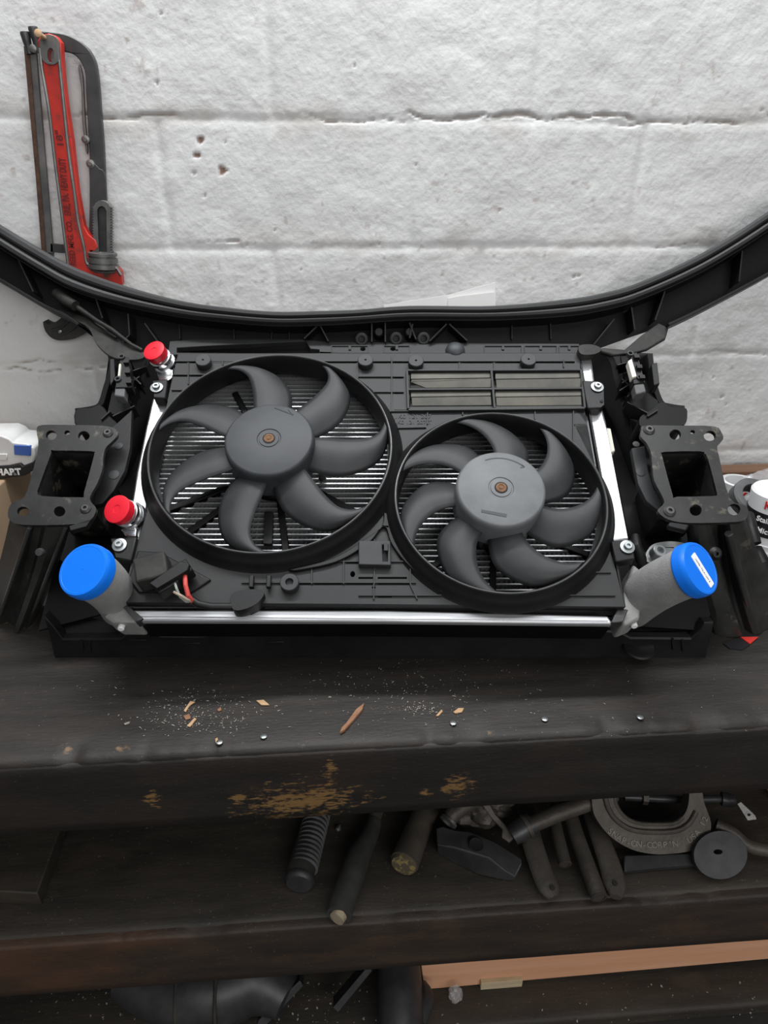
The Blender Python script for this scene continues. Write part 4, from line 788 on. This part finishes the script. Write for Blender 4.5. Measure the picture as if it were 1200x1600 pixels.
for (x, y, l) in ((38.5, 50, .028), (51, 42, .032)):
    a = Hs.px(x, y, .006); MB().lathe(a, (.06, 0, -1), [(.0066, 0), (.0072, .003), (.0060, .014), (.0052, .018), (.0052, l)], 18).build('blade_post', 'dark_steel', hs)
MB().lathe(Hs.px(52, 76, .010), (0, -1, 0), [(.0055, -.01), (.0055, .002), (.003, .003)], 16).build('blade_pin', 'worn_steel', hs)
MB().pp(Hs, [(78, 380), (103, 382), (104, 396), (78, 394)], .004, .006).build('blade_holder', 'dark_steel', hs, bevel=.001)
MB().pp(Hs, cr([(67, 503), (72, 505), (79, 507), (90, 501), (101, 492), (125, 470), (170, 440), (176, 465), (140, 514), (128, 524), (113, 530), (95, 532), (82, 529), (71, 518)], 3, True), .012, .024).build('grip', 'grip', hs, bevel=.005, seg=3)
for pts in ([(80, 516), (95, 512), (112, 498), (135, 478)], [(92, 524), (108, 518), (122, 506), (142, 486)]): MB().tube([Hs.px(*p, .0125) for p in cr(pts, 4)], .0022, 8).build('grip_rib', 'dark_steel', hs)
MB().lathe(Hs.px(94, 518, .013), (0, -1, 0), [(.003, -.002), (.003, .001), (.002, .0016)], 12).build('grip_rivet', 'zinc', hs)
# paper on the wall behind the beam
pa = MB(); Pw = vplane(WY - .020); pa.pp(Pw, [(600, 500), (600, 477), (640, 470), (700, 461), (774, 441), (774, 500)], 0, .0008).pp(Pw, [(700, 500), (700, 466), (715, 463), (773, 456), (773, 500)], .004, .0008)
tag(pa.build('paper_sheet', 'paper'), 'white paper sheet standing against the wall behind the arched beam', 'paper')

# ================================================================== THINGS ON THE BENCH, LEFT
bx = MB().abox(-1.0, BN.px(50, 800).x + .055, .965, 1.262, ZB, ZB + .150).build('cardboard_box', 'cardboard', None, bevel=.003)
tag(bx, 'closed brown cardboard box at the left under the white and blue battery', 'box')
TB = vplane(1.16)
bt = empty('tool_battery', (TB.px(20, 735).x, 1.18, ZB + .150), 'white power tool battery with a blue button, lying on the cardboard box', 'battery')
zb = ZB + .1505
def tb(pts): return [(TB.uv(x, y)[0], TB.uv(x, y)[1]) for x, y in pts]
# extruded in depth: side profile is the front outline
def fit(pts):
    q = tb(pts); lo = min(b for a, b in q); return q
base = tb([(-50, 744), (-50, 725), (12, 722), (30, 718), (34, 722), (50, 715), (51, 728), (38, 736), (0, 741)])
dz = zb - min(b for a, b in base)
mv = lambda P: [(a, b + dz) for a, b in P]
MB().prism(TB, [mv(base)], .0, -.07).build('battery_base', 'black_shell', bt, bevel=.003)
MB().prism(TB, [mv(tb([(-50, 726), (-50, 676), (0, 675), (12, 680), (18, 686), (40, 688), (50, 694), (52, 704), (50, 716), (34, 722), (30, 718), (12, 722)]))], -.003, -.075).build('battery_shell', 'white_shell', bt, bevel=.006, seg=3)
MB().prism(TB, [mv(tb([(19, 689), (46, 690), (46, 706), (20, 704)]))], -.0008, -.006).build('release_button', 'blue_shell', bt, bevel=.001)
MB().prism(TB, [mv(tb([(-50, 712), (-50, 704), (9, 703), (9, 712)]))], -.0008, -.006).build('shell_panel', 'white_shell', bt, bevel=.001)
q = mv(tb([(11, 731)])); text('raised_lettering', 'HART', 'letter_w', bt, TB.p(q[0][0] + .001, q[0][1] + .000, .0006), (1, 0, 0), (0, 0, 1), .0165, .0004, bold=.0006)
# clear bag by the left strut
def crumple(name, c, rx, ry, rz, m, lab, cat, seed, par=None, amp=.28):
    me = bmesh.new(); bmesh.ops.create_icosphere(me, subdivisions=4, radius=1)
    vs = []
    for v in me.verts:
        p = v.co.copy(); k = 1 + amp*mnoise.noise(p*1.6 + Vector((seed, 0, 0))) + amp*.6*abs(mnoise.noise(p*4 + Vector((0, seed, 0))))
        q = Vector((p.x*rx*k, p.y*ry*k, p.z*rz*k)); q.z = max(q.z, -rz*.85); vs.append(Vector(c) + q)
    idx = [tuple(v.index for v in f.verts) for f in me.faces]; me.free()
    o = MB().add(vs, idx).build(name, m, par, ang=25)
    if lab: tag(o, lab, cat)
    return o
crumple('plastic_bag', (BN.px(-22, 880).x + .0, 1.0 - .09, ZB + .030), .050, .045, .034, 'bag', 'crumpled clear plastic bag lying by the cardboard box at the left edge', 'bag', 3)
# ================================================================== THINGS ON THE BENCH, RIGHT
pl = MB().abox(.62, 1.35, 1.225, 1.262, ZB, ZB + .098).build('wood_plank', 'oldplank', None, bevel=.003); tag(pl, 'brown wooden plank standing along the wall at the right end of the bench', 'plank')
def at(y, x_, y_): return vplane(y).px(x_, y_)
rl = empty('tape_roll', (at(1.10, 1165, 770).x, 1.10, ZB), 'pale tape roll with a red mark inside the clear zip bag', 'tape')
c = at(1.10, 1163, 768); cz = Vector((c.x, 1.12, ZB + .001)); hgt = c.z + .012 - ZB
MB().lathe(cz, (0, 0, 1), [(.033, 0), (.033, hgt), (.026, hgt), (.026, .002)], 40, wrap=True).build('roll_body', 'sticker', rl)
MB().lathe(cz + Vector((.006, -.001, hgt*.55)), (0, 0, 1), [(.0345, 0), (.0345, .014), (.030, .014), (.030, 0)], 40, wrap=True).build('roll_band', 'tapegrey', rl)
text('roll_mark', 'K', 'letter_red', rl, cz + Vector((-.012, -.036, hgt - .018)), (1, 0, 0), (0, 0, 1), .024, .0006, bold=.001)
r2 = empty('tape_roll', (at(1.03, 1176, 790).x, 1.03, ZB), 'dark grey tape roll lying on its side in front of the pale roll', 'tape')
c = at(1.02, 1178, 774); MB().lathe(c, (0, -.62, .78), [(.034, -.022), (.034, 0), (.031, .003), (.021, .003), (.019, 0), (.019, -.022)], 44, wrap=True).build('roll_body', 'tapegrey', r2)
c2 = at(.97, 1196, 836)
can = empty('filter_can', (at(.96, 1186, 890).x + .02, .965, ZB), 'white labelled can reading Stainless Steel Micronic at the right edge', 'can')
cb_ = Vector((at(.96, 1170, 850).x + .050, .985, ZB)); ht = at(.94, 1185, 785).z - ZB
MB().lathe(cb_, (0, 0, 1), [(.026, 0), (.030, .006), (.043, ht*.58), (.045, ht - .004), (.042, ht), (.034, ht), (.033, ht - .003)], 64).build('can_body', 'sticker', can)
MB().lathe(cb_ + Vector((0, 0, ht*.56)), (0, 0, 1), [(.0436, 0), (.0452, ht*.25), (.044, ht*.25), (.042, 0)], 64, wrap=True).build('label_band', 'black_shell', can)
for i in range(6): MB().lathe(cb_ + Vector((0, 0, ht*(.08 + i*.075))), (0, 0, 1), [(.0322 + i*.0019, 0), (.0322 + i*.0019, .0016)], 48).build('can_ridge', 'sticker', can)
def wrap_text(s_, m, z, r, a0, size):
    o = text('label_text', s_, m, can, (0, 0, 0), (1, 0, 0), (0, 1, 0), size, .0004, 'LEFT', .0002); L0 = can.location
    for v in o.data.vertices:
        c = v.co + L0; a = a0 + c.x/r; rr = r + c.z; v.co = cb_ + Vector((math.sin(a)*rr, -math.cos(a)*rr, z + c.y)) - L0
wrap_text('K&P', 'letter_red', ht*.90, .0456, -1.05, .020)
wrap_text('Stainless Steel', 'letter_w', ht*.745, .0456, -1.20, .0125)
wrap_text('Micronic Oil', 'letter_w', ht*.63, .0450, -1.10, .0125)
bag = crumple('zip_bag', (at(1.10, 1185, 780).x + .015, 1.105, ZB + .066), .075, .055, .075, 'bag', 'clear crumpled zip bag full of tape rolls beside the right mount', 'bag', 8, amp=.22)
MB().tube([bag.location + Vector((-.06, -.02, .125)), bag.location + Vector((0, -.025, .13)), bag.location + Vector((.07, -.03, .118))], .002, 6).build('zip_strip', 'blue_shell', bag)
hd = MB().tube([at(.93, 1168, 806) , at(.90, 1172, 826), at(.88, 1180, 850)], [.010, .011, .009], 14).build('hose_piece', 'plastic'); tag(hd, 'short black hose piece leaning by the right strut below the mount plate', 'hose')
h2 = MB().tube([at(.89, 1178, 858), at(.87, 1188, 880), at(.86, 1196, 905)], [.012, .014, .012], 14); h3 = h2.build('hose_piece', 'plastic'); tag(h3, 'short dark bent hose end lying above the zinc bracket', 'hose')
cp = crumple('plastic_wrapper', at(.90, 1168, 862) + Vector((0, .02, -.03)), .022, .02, .035, 'sticker', 'crumpled white and black wrapper between the right strut and black hose', 'wrapper', 5)
br = empty('zinc_bracket', at(.86, 1185, 910), 'grey zinc bracket with a rusty hex bolt near the right edge', 'bracket')
zf = Fr(at(.86, 1180, 905), (1, 0, -.15), (0, .7, .7))
MB().pp(zf, [(1163, 888), (1180, 896), (1215, 896), (1215, 922), (1186, 918), (1172, 908)], 0, .004, [circ(1168, 897, 2.2, 2.5, 10)]).build('bracket_plate', 'zinc', br, bevel=.0008)
MB().lathe(zf.px(1185, 903, 0), zf.W, [(.0105, 0), (.0105, .004), (.008, .0045), (.008, .012)], 6).build('hex_bolt', 'rust', br, ang=20)
MB().box(zf.px(1195, 924, -.008), (.02, 0, -.004), (0, .006, .006), (0, -.004, .004)).build('bracket_foot', 'plastic', br, bevel=.002)
rt = MB().pp(vplane(.84), [(1188, 930), (1200, 925), (1225, 930), (1225, 955), (1200, 952)], 0, .012).build('red_knob', 'tag_red', None, bevel=.003); tag(rt, 'small red plastic piece at the right edge under the zinc bracket', 'red plastic piece')
tg = empty('danger_card', BN.px(1165, 1005), 'small black and red card lying on the bench right of the frame', 'card')
MB().pp(BN, [(1157, 995), (1185, 995), (1172, 1006)], .0030, .0012).build('card_corner', 'tag_red', tg)
MB().pp(BN, [(1130, 1005), (1157, 995), (1172, 1007), (1160, 1015), (1140, 1013)], .0018, .0014).build('card_body', 'black_shell', tg)

# debris on the bench top
def chip(pts, m, lab, h=.0018, cat='wood chip', name='wood_splinter', grp=None):
    o = MB().pp(BN, pts, h + .0006, h).build(name, m, None, bevel=.0004, seg=1); tag(o, lab, cat, grp); return o
chip([(531, 1144), (534, 1136), (541, 1129), (549, 1118), (556, 1108), (569, 1098), (566, 1108), (556, 1120), (547, 1130), (538, 1140)], 'brownchip', 'long pointed reddish brown wood splinter on the bench edge', .004)
chip([(400, 1094), (412, 1093), (421, 1101), (408, 1101)], 'splinter', 'pale oval wood chip on the bench in front of the lower rail')
chip([(708, 1112), (716, 1106), (725, 1106), (722, 1112), (711, 1114)], 'splinter', 'light curled wood chip near the middle right of the bench edge')
chip([(681, 1118), (690, 1108), (692, 1111), (685, 1118)], 'splinter', 'thin tan shaving just left of the curled wood chip')
chip([(292, 1134), (304, 1121), (307, 1123), (297, 1135)], 'splinter', 'straight pale matchstick-like splinter on the left half of the bench')
chip([(287, 1110), (293, 1101), (297, 1095), (305, 1096), (296, 1102), (290, 1112)], 'splinter', 'forked pale splinter on the left half of the bench', .002)
chip([(286, 1118), (296, 1115), (298, 1122), (290, 1124)], 'brownchip', 'small brown wood chip below the forked pale splinter')
chip([(339, 1108), (345, 1104), (346, 1109), (341, 1111)], 'brownchip', 'tiny square tan chip right of the forked splinter')
chip([(336, 1154), (340, 1152), (341, 1159), (337, 1160)], 'splinter', 'short upright tan sliver beside a nail head near the bench edge')
chip([(193, 1130), (202, 1127), (203, 1129), (195, 1132)], 'grit', 'small pale sliver alone on the left of the bench')
gr = MB(); rng = random.Random(4)
for k in range(800):
    if k < 380: x = rng.gauss(310, 55); y = rng.gauss(1118, 18)
    elif k < 620: x = rng.gauss(640, 90); y = rng.gauss(1075, 25)
    elif k < 700: x = rng.gauss(650, 22); y = rng.gauss(1108, 4)
    else: x = rng.uniform(60, 1180); y = rng.uniform(1030, 1150)
    if y < 1028 or y > 1150: continue
    p = BN.px(x, y, .0012)
    s = rng.uniform(.0003, .0011); a = rng.uniform(0, 6.28); l = s*rng.choice((1, 1, 1.6, 2.6))
    d = Vector((math.cos(a), math.sin(a), rng.uniform(-.3, .3))); e = Vector((-math.sin(a), math.cos(a), rng.uniform(-.3, .3)))
    gr.add([p - d*l, p + e*s*.6, p + d*l, p - e*s*.7 + Vector((0, 0, .0003)), p + Vector((0, 0, -.0006))], [(0, 1, 2, 3), (0, 4, 1), (1, 4, 2), (2, 4, 3), (3, 4, 0)])
go = gr.build('bench_debris', 'grit'); tag(go, 'scattered pale grit and sawdust on the black bench top', 'debris', kind='stuff')

# ================================================================== SHELF TOOLS
def spx(x, y, h): return SH.px(x, y, h)
def rod(name, pts, rr, m, n=20, par=None, sub=4, cap=True):
    P = cr([tuple(SH.px(x, y, h)) for x, y, h in pts], sub); R_ = cr([(r, 0) for r in rr], sub)
    return MB().tube(P, [max(.0005, r[0]) for r in R_], n).build(name, m, par, ang=50)
def thing_at(name, x, y, lab, cat, g=None): return empty(name, SH.px(x, y, 0), lab, cat, g)
# 1 ribbed grip
t = thing_at('hammer', 475, 1370, 'hammer handle with a ribbed dark rubber grip, leftmost on the shelf', 'hammer', 'hammers on the shelf under the bench')
rod('grip', [(520, 1215, .022), (492, 1285, .022), (474, 1345, .022), (468, 1376, .022)], [.019, .0195, .021, .0215], 'grip', par=t)
rod('grip_end', [(469, 1372, .022), (468, 1377, .022), (467, 1382, .022)], [.0225, .0225, .019], 'dark_steel', par=t, sub=2)
rg = MB()
for i in range(13):
    y = 1268 + i*7.2; x = 497.5 - (y-1268)*.265; c = SH.px(x, y, .022); d = (SH.px(x-2.65, y+10, .022) - c).normalized()
    rg.lathe(c, d, [(.019, -.001), (.0217 + i*.0001, -.0005), (.0217 + i*.0001, .0012), (.019, .002)], 24, wrap=True)
rg.build('grip_rings', 'tapegrey', t)
# 2 long rubber handle
t = thing_at('hammer', 535, 1420, 'long hammer handle with smooth swelling rubber grip and pale cut end', 'hammer', 'hammers on the shelf under the bench')
rod('shaft', [(612, 1215, .020), (590, 1265, .020), (583, 1290, .020)], [.0105, .0105, .0105], 'handle', par=t)
rod('grip', [(585, 1284, .020), (578, 1305, .020), (562, 1335, .020), (548, 1375, .020), (536, 1405, .020), (530, 1430, .020)], [.0125, .014, .0185, .019, .019, .0185], 'grip', par=t)
rod('wood_end', [(531, 1428, .020), (526, 1436, .020)], [.0118, .0112], 'cutwood', par=t, sub=2)
# 3 wooden handle, yellow flecks
t = thing_at('sledge_hammer', 635, 1350, 'thick grimy wooden sledge handle with worn yellow paint on its end', 'hammer', 'hammers on the shelf under the bench')
rod('handle', [(690, 1215, .024), (660, 1280, .024), (632, 1348, .024)], [.020, .020, .0225], 'handle', par=t)
rod('handle_end', [(632.5, 1347, .024), (630.5, 1353, .024)], [.0205, .0195], mat('yellow_flecked_end', (.09, .07, .045), (.28, .22, .07), .8, scale=120, thr=(.5, .62)), par=t, sub=2)
# sledge head
t = thing_at('peen_block', 745, 1360, 'loose steel cross-peen sledge head with an empty eye, lying on the shelf', 'hammer head')
tl = [SH.px(x, y, .046) for x, y in [(681, 1294), (692, 1291), (712, 1297), (734, 1299), (772, 1315), (815, 1342), (815, 1350), (805, 1371), (790, 1361), (764, 1341), (710, 1325), (683, 1321)]]
tl = [p + Vector((0, 0, dz_)) for p, dz_ in zip(tl, (0, 0, 0, 0, 0, -.012, -.014, -.022, -.012, 0, 0, 0))]
tl = [SH.px(x, y, h) for (x, y), h in zip([(681, 1294), (692, 1291), (712, 1297), (734, 1299), (772, 1315), (815, 1342), (815, 1350), (805, 1371), (790, 1361), (764, 1341), (710, 1325), (683, 1321)], (.046, .046, .046, .046, .044, .032, .030, .014, .026, .040, .042, .042))]
bl = [SH.px(x, y, .003) for x, y in [(690, 1310), (700, 1306), (720, 1314), (740, 1318), (778, 1334), (812, 1352), (812, 1360), (803, 1377), (778, 1374), (744, 1366), (707, 1347), (683, 1332)]]
MB().loft([tl, bl], closed=True, caps=True).build('head', 'dark_steel', t, bevel=.002, ang=30)
MB().lathe(SH.px(744, 1320, .0455), (.1, -.25, 1), [(.010, -.004), (.0118, .0002), (.0105, .0012), (.009, .0004)], 24).build('eye', 'hole_black', t)  # black disc paints the shade inside the eye
# conduit T handle with pipe
t = thing_at('steel_pipe', 830, 1310, 'pale steel pipe with a knurled collar slanting over the wrench handles', 'pipe')
rod('pipe', [(960, 1240, .085), (925, 1253, .078), (870, 1272, .068), (832, 1288, .060)], [.0125, .0125, .0125, .0125], 'grimy', par=t)
rod('collar', [(830, 1287, .060), (812, 1298, .055), (800, 1306, .050)], [.0165, .0165, .0150], 'dark_steel', par=t)
rod('collar_ring', [(826, 1289, .060), (821, 1292, .058)], [.0185, .0185], 'grimy', par=t, sub=2)
MB().pp(Fr(SH.px(780, 1280, .05), (1, 0, 0), (0, .7, .7)), [(750, 1254), (764, 1254), (774, 1272), (792, 1290), (808, 1306), (796, 1318), (783, 1309), (785, 1296), (768, 1280)], 0, .010).build('wrench_arm', 'grimy', t, bevel=.002)
# greasy chain / cluster
t = thing_at('pipe_fitting', 720, 1290, 'small greasy pipe fitting with an open round end in the dark tool pile', 'pipe fitting')
rod('barrel', [(740, 1250, .070), (712, 1268, .064), (702, 1281, .058)], [.013, .013, .0120], 'grimy', par=t)
MB().lathe(SH.px(702, 1282, .058), (SH.px(698, 1289, .056) - SH.px(712, 1268, .064)).normalized(), [(.0105, -.002), (.0145, 0), (.0145, .004), (.009, .005), (.006, .002)], 22).build('mouth', 'worn_steel', t)
crumple('greasy_rag', SH.px(752, 1262, .040), .045, .026, .024, 'grimy', 'lumpy greasy metal scrap wedged behind the loose sledge head', 'scrap metal', 11, amp=.5)
# wrenches and pipes, right
def wrench(pts, rr, hole, lab):
    t = thing_at('box_wrench', pts[-1][0], pts[-1][1], lab, 'wrench', 'flat wrenches on the shelf under the bench')
    P = cr([tuple(SH.px(x, y, h)) for x, y, h in pts], 5); rr = [r[0] for r in cr([(r, 0) for r in rr], 5)]; rows = []
    for i, p in enumerate(P):
        a = Vector(P[max(0, i-1)]); b = Vector(P[min(len(P)-1, i+1)]); d = (b-a).normalized(); s = d.cross(Vector((0, -.35, 1))).normalized(); n = s.cross(d)
        rows.append([Vector(p) + s*rr[i]*math.cos(q*math.pi/8) + n*.006*math.sin(q*math.pi/8) for q in range(16)])
    MB().loft(rows, closed=True, caps=True).build('wrench_bar', 'grimy', t, ang=50)
    c = SH.px(*hole); MB().lathe(c, (0, -.35, 1), [(.0038, -.002), (.0038, .0012), (.0028, .0014)], 14).build('hanging_hole_shade', 'hole_black', t); return t  # black disc paints the shade inside the hanging hole
wrench([(820, 1262, .03), (830, 1310, .03), (846, 1360, .022), (858, 1388, .018), (866, 1403, .016)], [.017, .017, .0165, .016, .009], (863, 1387, .0245), 'flat grimy wrench with a hanging hole, just right of the sledge head')
wrench([(920, 1262, .03), (938, 1310, .03), (954, 1355, .022), (960, 1382, .018), (962, 1402, .016)], [.014, .0155, .017, .017, .009], (961, 1380, .025), 'flat grimy wrench with a dished end right of the long pipe')
def pipe2(pts, r, lab):
    t = thing_at('steel_pipe', pts[-1][0], pts[-1][1], lab, 'pipe', 'steel pipes on the shelf under the bench'); rod('pipe_body', pts, [r]*len(pts), 'grimy', par=t)
    a = SH.px(*pts[-1]); b = SH.px(*pts[-2]); MB().lathe(a, (a-b).normalized(), [(r*.99, -.001), (r*1.02, .0005), (r*.72, .0012), (r*.68, -.002)], 24, wrap=False).build('pipe_bore', 'bore', t)
pipe2([(858, 1240, .040), (868, 1290, .034), (883, 1350, .026)], .0100, 'short rusty pipe end between the two flat wrenches')
pipe2([(885, 1255, .040), (902, 1310, .030), (936, 1402, .020)], .0125, 'long steel pipe with open end pointing out over the shelf edge')
# C-clamp
t = thing_at('c_clamp', 1040, 1320, 'heavy cast C-clamp with raised lettering, standing in the tool pile', 'clamp')
CF = Fr(SH.px(1010, 1290, .062), (1, -.02, 0), (0, .60, .80))
mid = [(925, 1232), (935, 1258), (952, 1282), (980, 1304), (1010, 1315), (1045, 1316), (1075, 1308), (1093, 1290), (1096, 1268), (1088, 1238), (1088, 1215)]
out_ = [(925, 1222), (926, 1262), (934, 1284), (955, 1309), (985, 1327), (1015, 1334), (1045, 1334), (1080, 1328), (1104, 1310), (1111, 1285), (1100, 1250), (1097, 1215)]
inn = [(1078, 1215), (1076, 1255), (1066, 1276), (1050, 1285), (1000, 1285), (975, 1275), (962, 1255), (957, 1222)]
MB().pp(CF, cr(out_, 4) + cr(inn, 4), 0, .022).build('clamp_frame', 'grimy', t, bevel=.005, seg=3)
MB().tube([CF.px(x, y, .001) for x, y in cr([(944, 1235), (950, 1262), (966, 1284), (995, 1298), (1050, 1299), (1075, 1288), (1088, 1268)], 5)], .0042, 10).build('frame_rib', 'grimy', t)
MB().tube([CF.px(x, y, -.002) for x, y in cr([(957, 1225), (962, 1256), (977, 1277), (1002, 1287), (1050, 1287), (1067, 1277)], 5)], .0035, 10).build('inner_rib', 'grimy', t)
arc = cr([(950, 1296), (968, 1310), (985, 1317), (1010, 1320), (1040, 1320), (1072, 1315), (1090, 1300), (1103, 1276)], 10)
L_ = [0]
ap = [CF.px(x, y, .0004) for x, y in arc]
for i in range(1, len(ap)): L_.append(L_[-1] + (ap[i]-ap[i-1]).length)
sx = 'SNAP-ON-CORP\'N  USA 12'; tot = L_[-1]
for k, chx in enumerate(sx):
    if chx == ' ': continue
    s = tot*(k + .5)/len(sx); i = max(j for j in range(len(L_)) if L_[j] <= s); i = min(i, len(ap)-2)
    f = (s - L_[i])/(L_[i+1]-L_[i]); p = ap[i].lerp(ap[i+1], f); X = (ap[min(i+4, len(ap)-1)] - ap[max(0, i-3)]).normalized()
    text('raised_letter', chx, 'cast_letter', t, p, X, CF.W.cross(X), .0125, .0008, bold=.0002)
# screw rod across and its handle tag
t2 = thing_at('threaded_rod', 1080, 1250, 'dark threaded rod with a socket end lying behind the C-clamp', 'rod')
rod('rod', [(975, 1245, .060), (1060, 1249, .055), (1130, 1248, .05)], [.006, .006, .006], 'dark_steel', par=t2)
rod('socket', [(1127, 1248, .05), (1140, 1250, .05), (1146, 1250, .05)], [.011, .011, .009], 'dark_steel', par=t2)
rod('nut', [(1004, 1246, .060), (1012, 1247, .060)], [.011, .011], 'grimy', par=t2, sub=1, n=6)
o = MB().pp(CF, [(1152, 1254), (1158, 1251), (1180, 1272), (1182, 1278), (1168, 1280)], -.01, .003, [circ(1170, 1271, 2.5, 2, 8)]).build('metal_tab', 'worn_steel', None, bevel=.0005); tag(o, 'small pale metal tab with a hole near the right end of the shelf', 'metal tab')
# disc
t = thing_at('grinding_disc', 1128, 1370, 'round grey grinding disc leaning below the C-clamp at the right', 'disc')
DF = Fr(SH.px(1125, 1345, .032), (1, 0, 0), (0, .78, .62))
o = MB().pp(DF, circ(1126, 1336, 42, 38, 44), 0, .008, [circ(1122, 1331, 7, 4, 14)]).build('disc_face', 'dark_steel', t, bevel=.002)
o = MB().pp(Fr(SH.px(1040, 1340, .02), (1, 0, 0), (0, .95, .3)), [(975, 1336), (1100, 1332), (1098, 1350), (1030, 1356), (975, 1362)], 0, .012).build('steel_bar', 'dark_steel', None, bevel=.002); tag(o, 'flat dark steel bar under the C-clamp', 'bar')
o = MB().tube(cr([tuple(SH.px(x, y, h)) for x, y, h in [(1118, 1288, .05), (1145, 1302, .045), (1170, 1322, .035), (1210, 1330, .03)]], 5), .010, 12).build('hose', 'grimy'); tag(o, 'dark curved hose at the right end of the shelf above the disc', 'hose')
o = MB().abox(SH.px(1183, 1240).x + .02, SH.px(1183, 1240).x + .10, .78, .86, ZS, ZS + .20).build('wood_block', 'pinkwood', None, bevel=.003); tag(o, 'orange brown wood block standing upright at the right end of the shelf', 'wood block')
o = MB().pp(Fr(SH.px(40, 1390, .03), (1, 0, 0), (0, 1, .05)), [(-90, 1388), (58, 1396), (96, 1290), (96, 1240), (-90, 1240)], 0, .03).build('wood_board', shelf_m, None, bevel=.002); tag(o, 'dark oily board lying at the left end of the shelf', 'board')
o = MB().lathe(SH.px(528, 1296, .003), (.3, -.2, 1), [(.0045, 0), (.0045, .004), (.0018, .005), (.0018, .012)], 10).build('small_screw', 'zinc'); tag(o, 'tiny shiny screw on the shelf between the first two handles', 'screw')

# ================================================================== LOWER LEVEL
o = MB().pp(vplane(.72), [(657, 1470), (657, 1500), (662, 1546), (1290, 1490), (1290, 1430)], 0, .038).build('pine_board', 'pinkwood', None, bevel=.0015); tag(o, 'fresh pinkish pine board on edge below the shelf at the right', 'board')
p0 = vplane(.725).px(748, 1541); p1 = vplane(.725).px(812, 1536)
o = MB().abox(p0.x, p1.x, .712, .80, ZL, max(ZL + .02, (p0.z+p1.z)/2)).build('plywood_block', 'plywood', None, bevel=.001); tag(o, 'small plywood block under the pinkish pine board', 'wood block')
def lpx(x, y, h): return LS.px(x, y, h)
def lrod(name, pts, rr, m, par=None, n=24):
    P = cr([tuple(LS.px(*q)) for q in pts], 4); R_ = [r[0] for r in cr([(r, 0) for r in rr], 4)]; return MB().tube(P, R_, n).build(name, m, par, ang=50)
t = empty('exhaust_elbow', LS.px(300, 1580, 0), 'grey metal exhaust elbow with a flange lying on the lowest board', 'exhaust pipe')
lrod('elbow_body', [(200, 1520, .06), (270, 1545, .06), (330, 1545, .06), (400, 1530, .06), (450, 1560, .05)], [.045, .055, .06, .055, .035], 'dark_steel', t)
for (x, r) in ((285, .0585), (345, .0625)): 
    c = LS.px(x, 1546, .06); MB().lathe(c, (1, 0, 0), [(r, -.002), (r + .004, 0), (r, .003)], 40).build('clamp_band', 'grimy', t)
MB().pp(Fr(LS.px(300, 1575, .03), (1, 0, 0), (0, .8, .6)), cr([(205, 1550), (225, 1572), (290, 1592), (345, 1578), (350, 1560), (290, 1578), (230, 1562)], 3, True), 0, .012).build('flange', 'worn_steel', t, bevel=.001)
for i, (pts, lab) in enumerate([([(404, 1594), (468, 1532), (474, 1540), (412, 1606), (400, 1606)], 'flat steel bracket leaning on the lowest board, left of the other'), ([(520, 1575), (573, 1512), (582, 1516), (528, 1582)], 'flat steel bracket leaning on the lowest board, beside the thick pipe')]):
    o = MB().pp(Fr(LS.px(450, 1570, .05), (1, 0, 0), (0, .5, .86)), pts, 0, .03).build('steel_bracket', 'dark_steel', None, bevel=.001); tag(o, lab, 'bracket', 'steel brackets on the lowest board')
t = empty('thick_pipe', LS.px(632, 1600, 0), 'thick dark cast pipe standing on the lowest board beside the pine board', 'pipe')
lrod('pipe_body', [(622, 1495, .07), (626, 1560, .06), (628, 1640, .05)], [.038, .038, .036], 'dark_steel', t); lrod('pipe_flange', [(660, 1535, .05), (666, 1560, .05), (655, 1600, .05)], [.006, .014, .012], 'dark_steel', t)
o = crumple('clear_wrapper', LS.px(712, 1552, .02), .012, .012, .016, 'bag', 'small scrap of clear plastic under the pine board', 'wrapper', 6)
gr = MB(); rng = random.Random(9)
for k in range(170):
    x = rng.choice((rng.gauss(200, 60), rng.gauss(500, 50), rng.uniform(20, 1180))); y = rng.uniform(1535, 1600); p = LS.px(x, y, .001); s = rng.uniform(.0005, .0018); a = rng.uniform(0, 6.28)
    d = Vector((math.cos(a), math.sin(a), .2)); e = Vector((-math.sin(a), math.cos(a), -.2)); gr.add([p - d*s*1.6, p + e*s, p + d*s*1.6, p - e*s, p - Vector((0, 0, .001))], [(0, 1, 2, 3), (0, 4, 1), (1, 4, 2), (2, 4, 3), (3, 4, 0)])
tag(gr.build('board_debris', 'grit'), 'scattered metal chips and dirt on the lowest board', 'debris', kind='stuff')
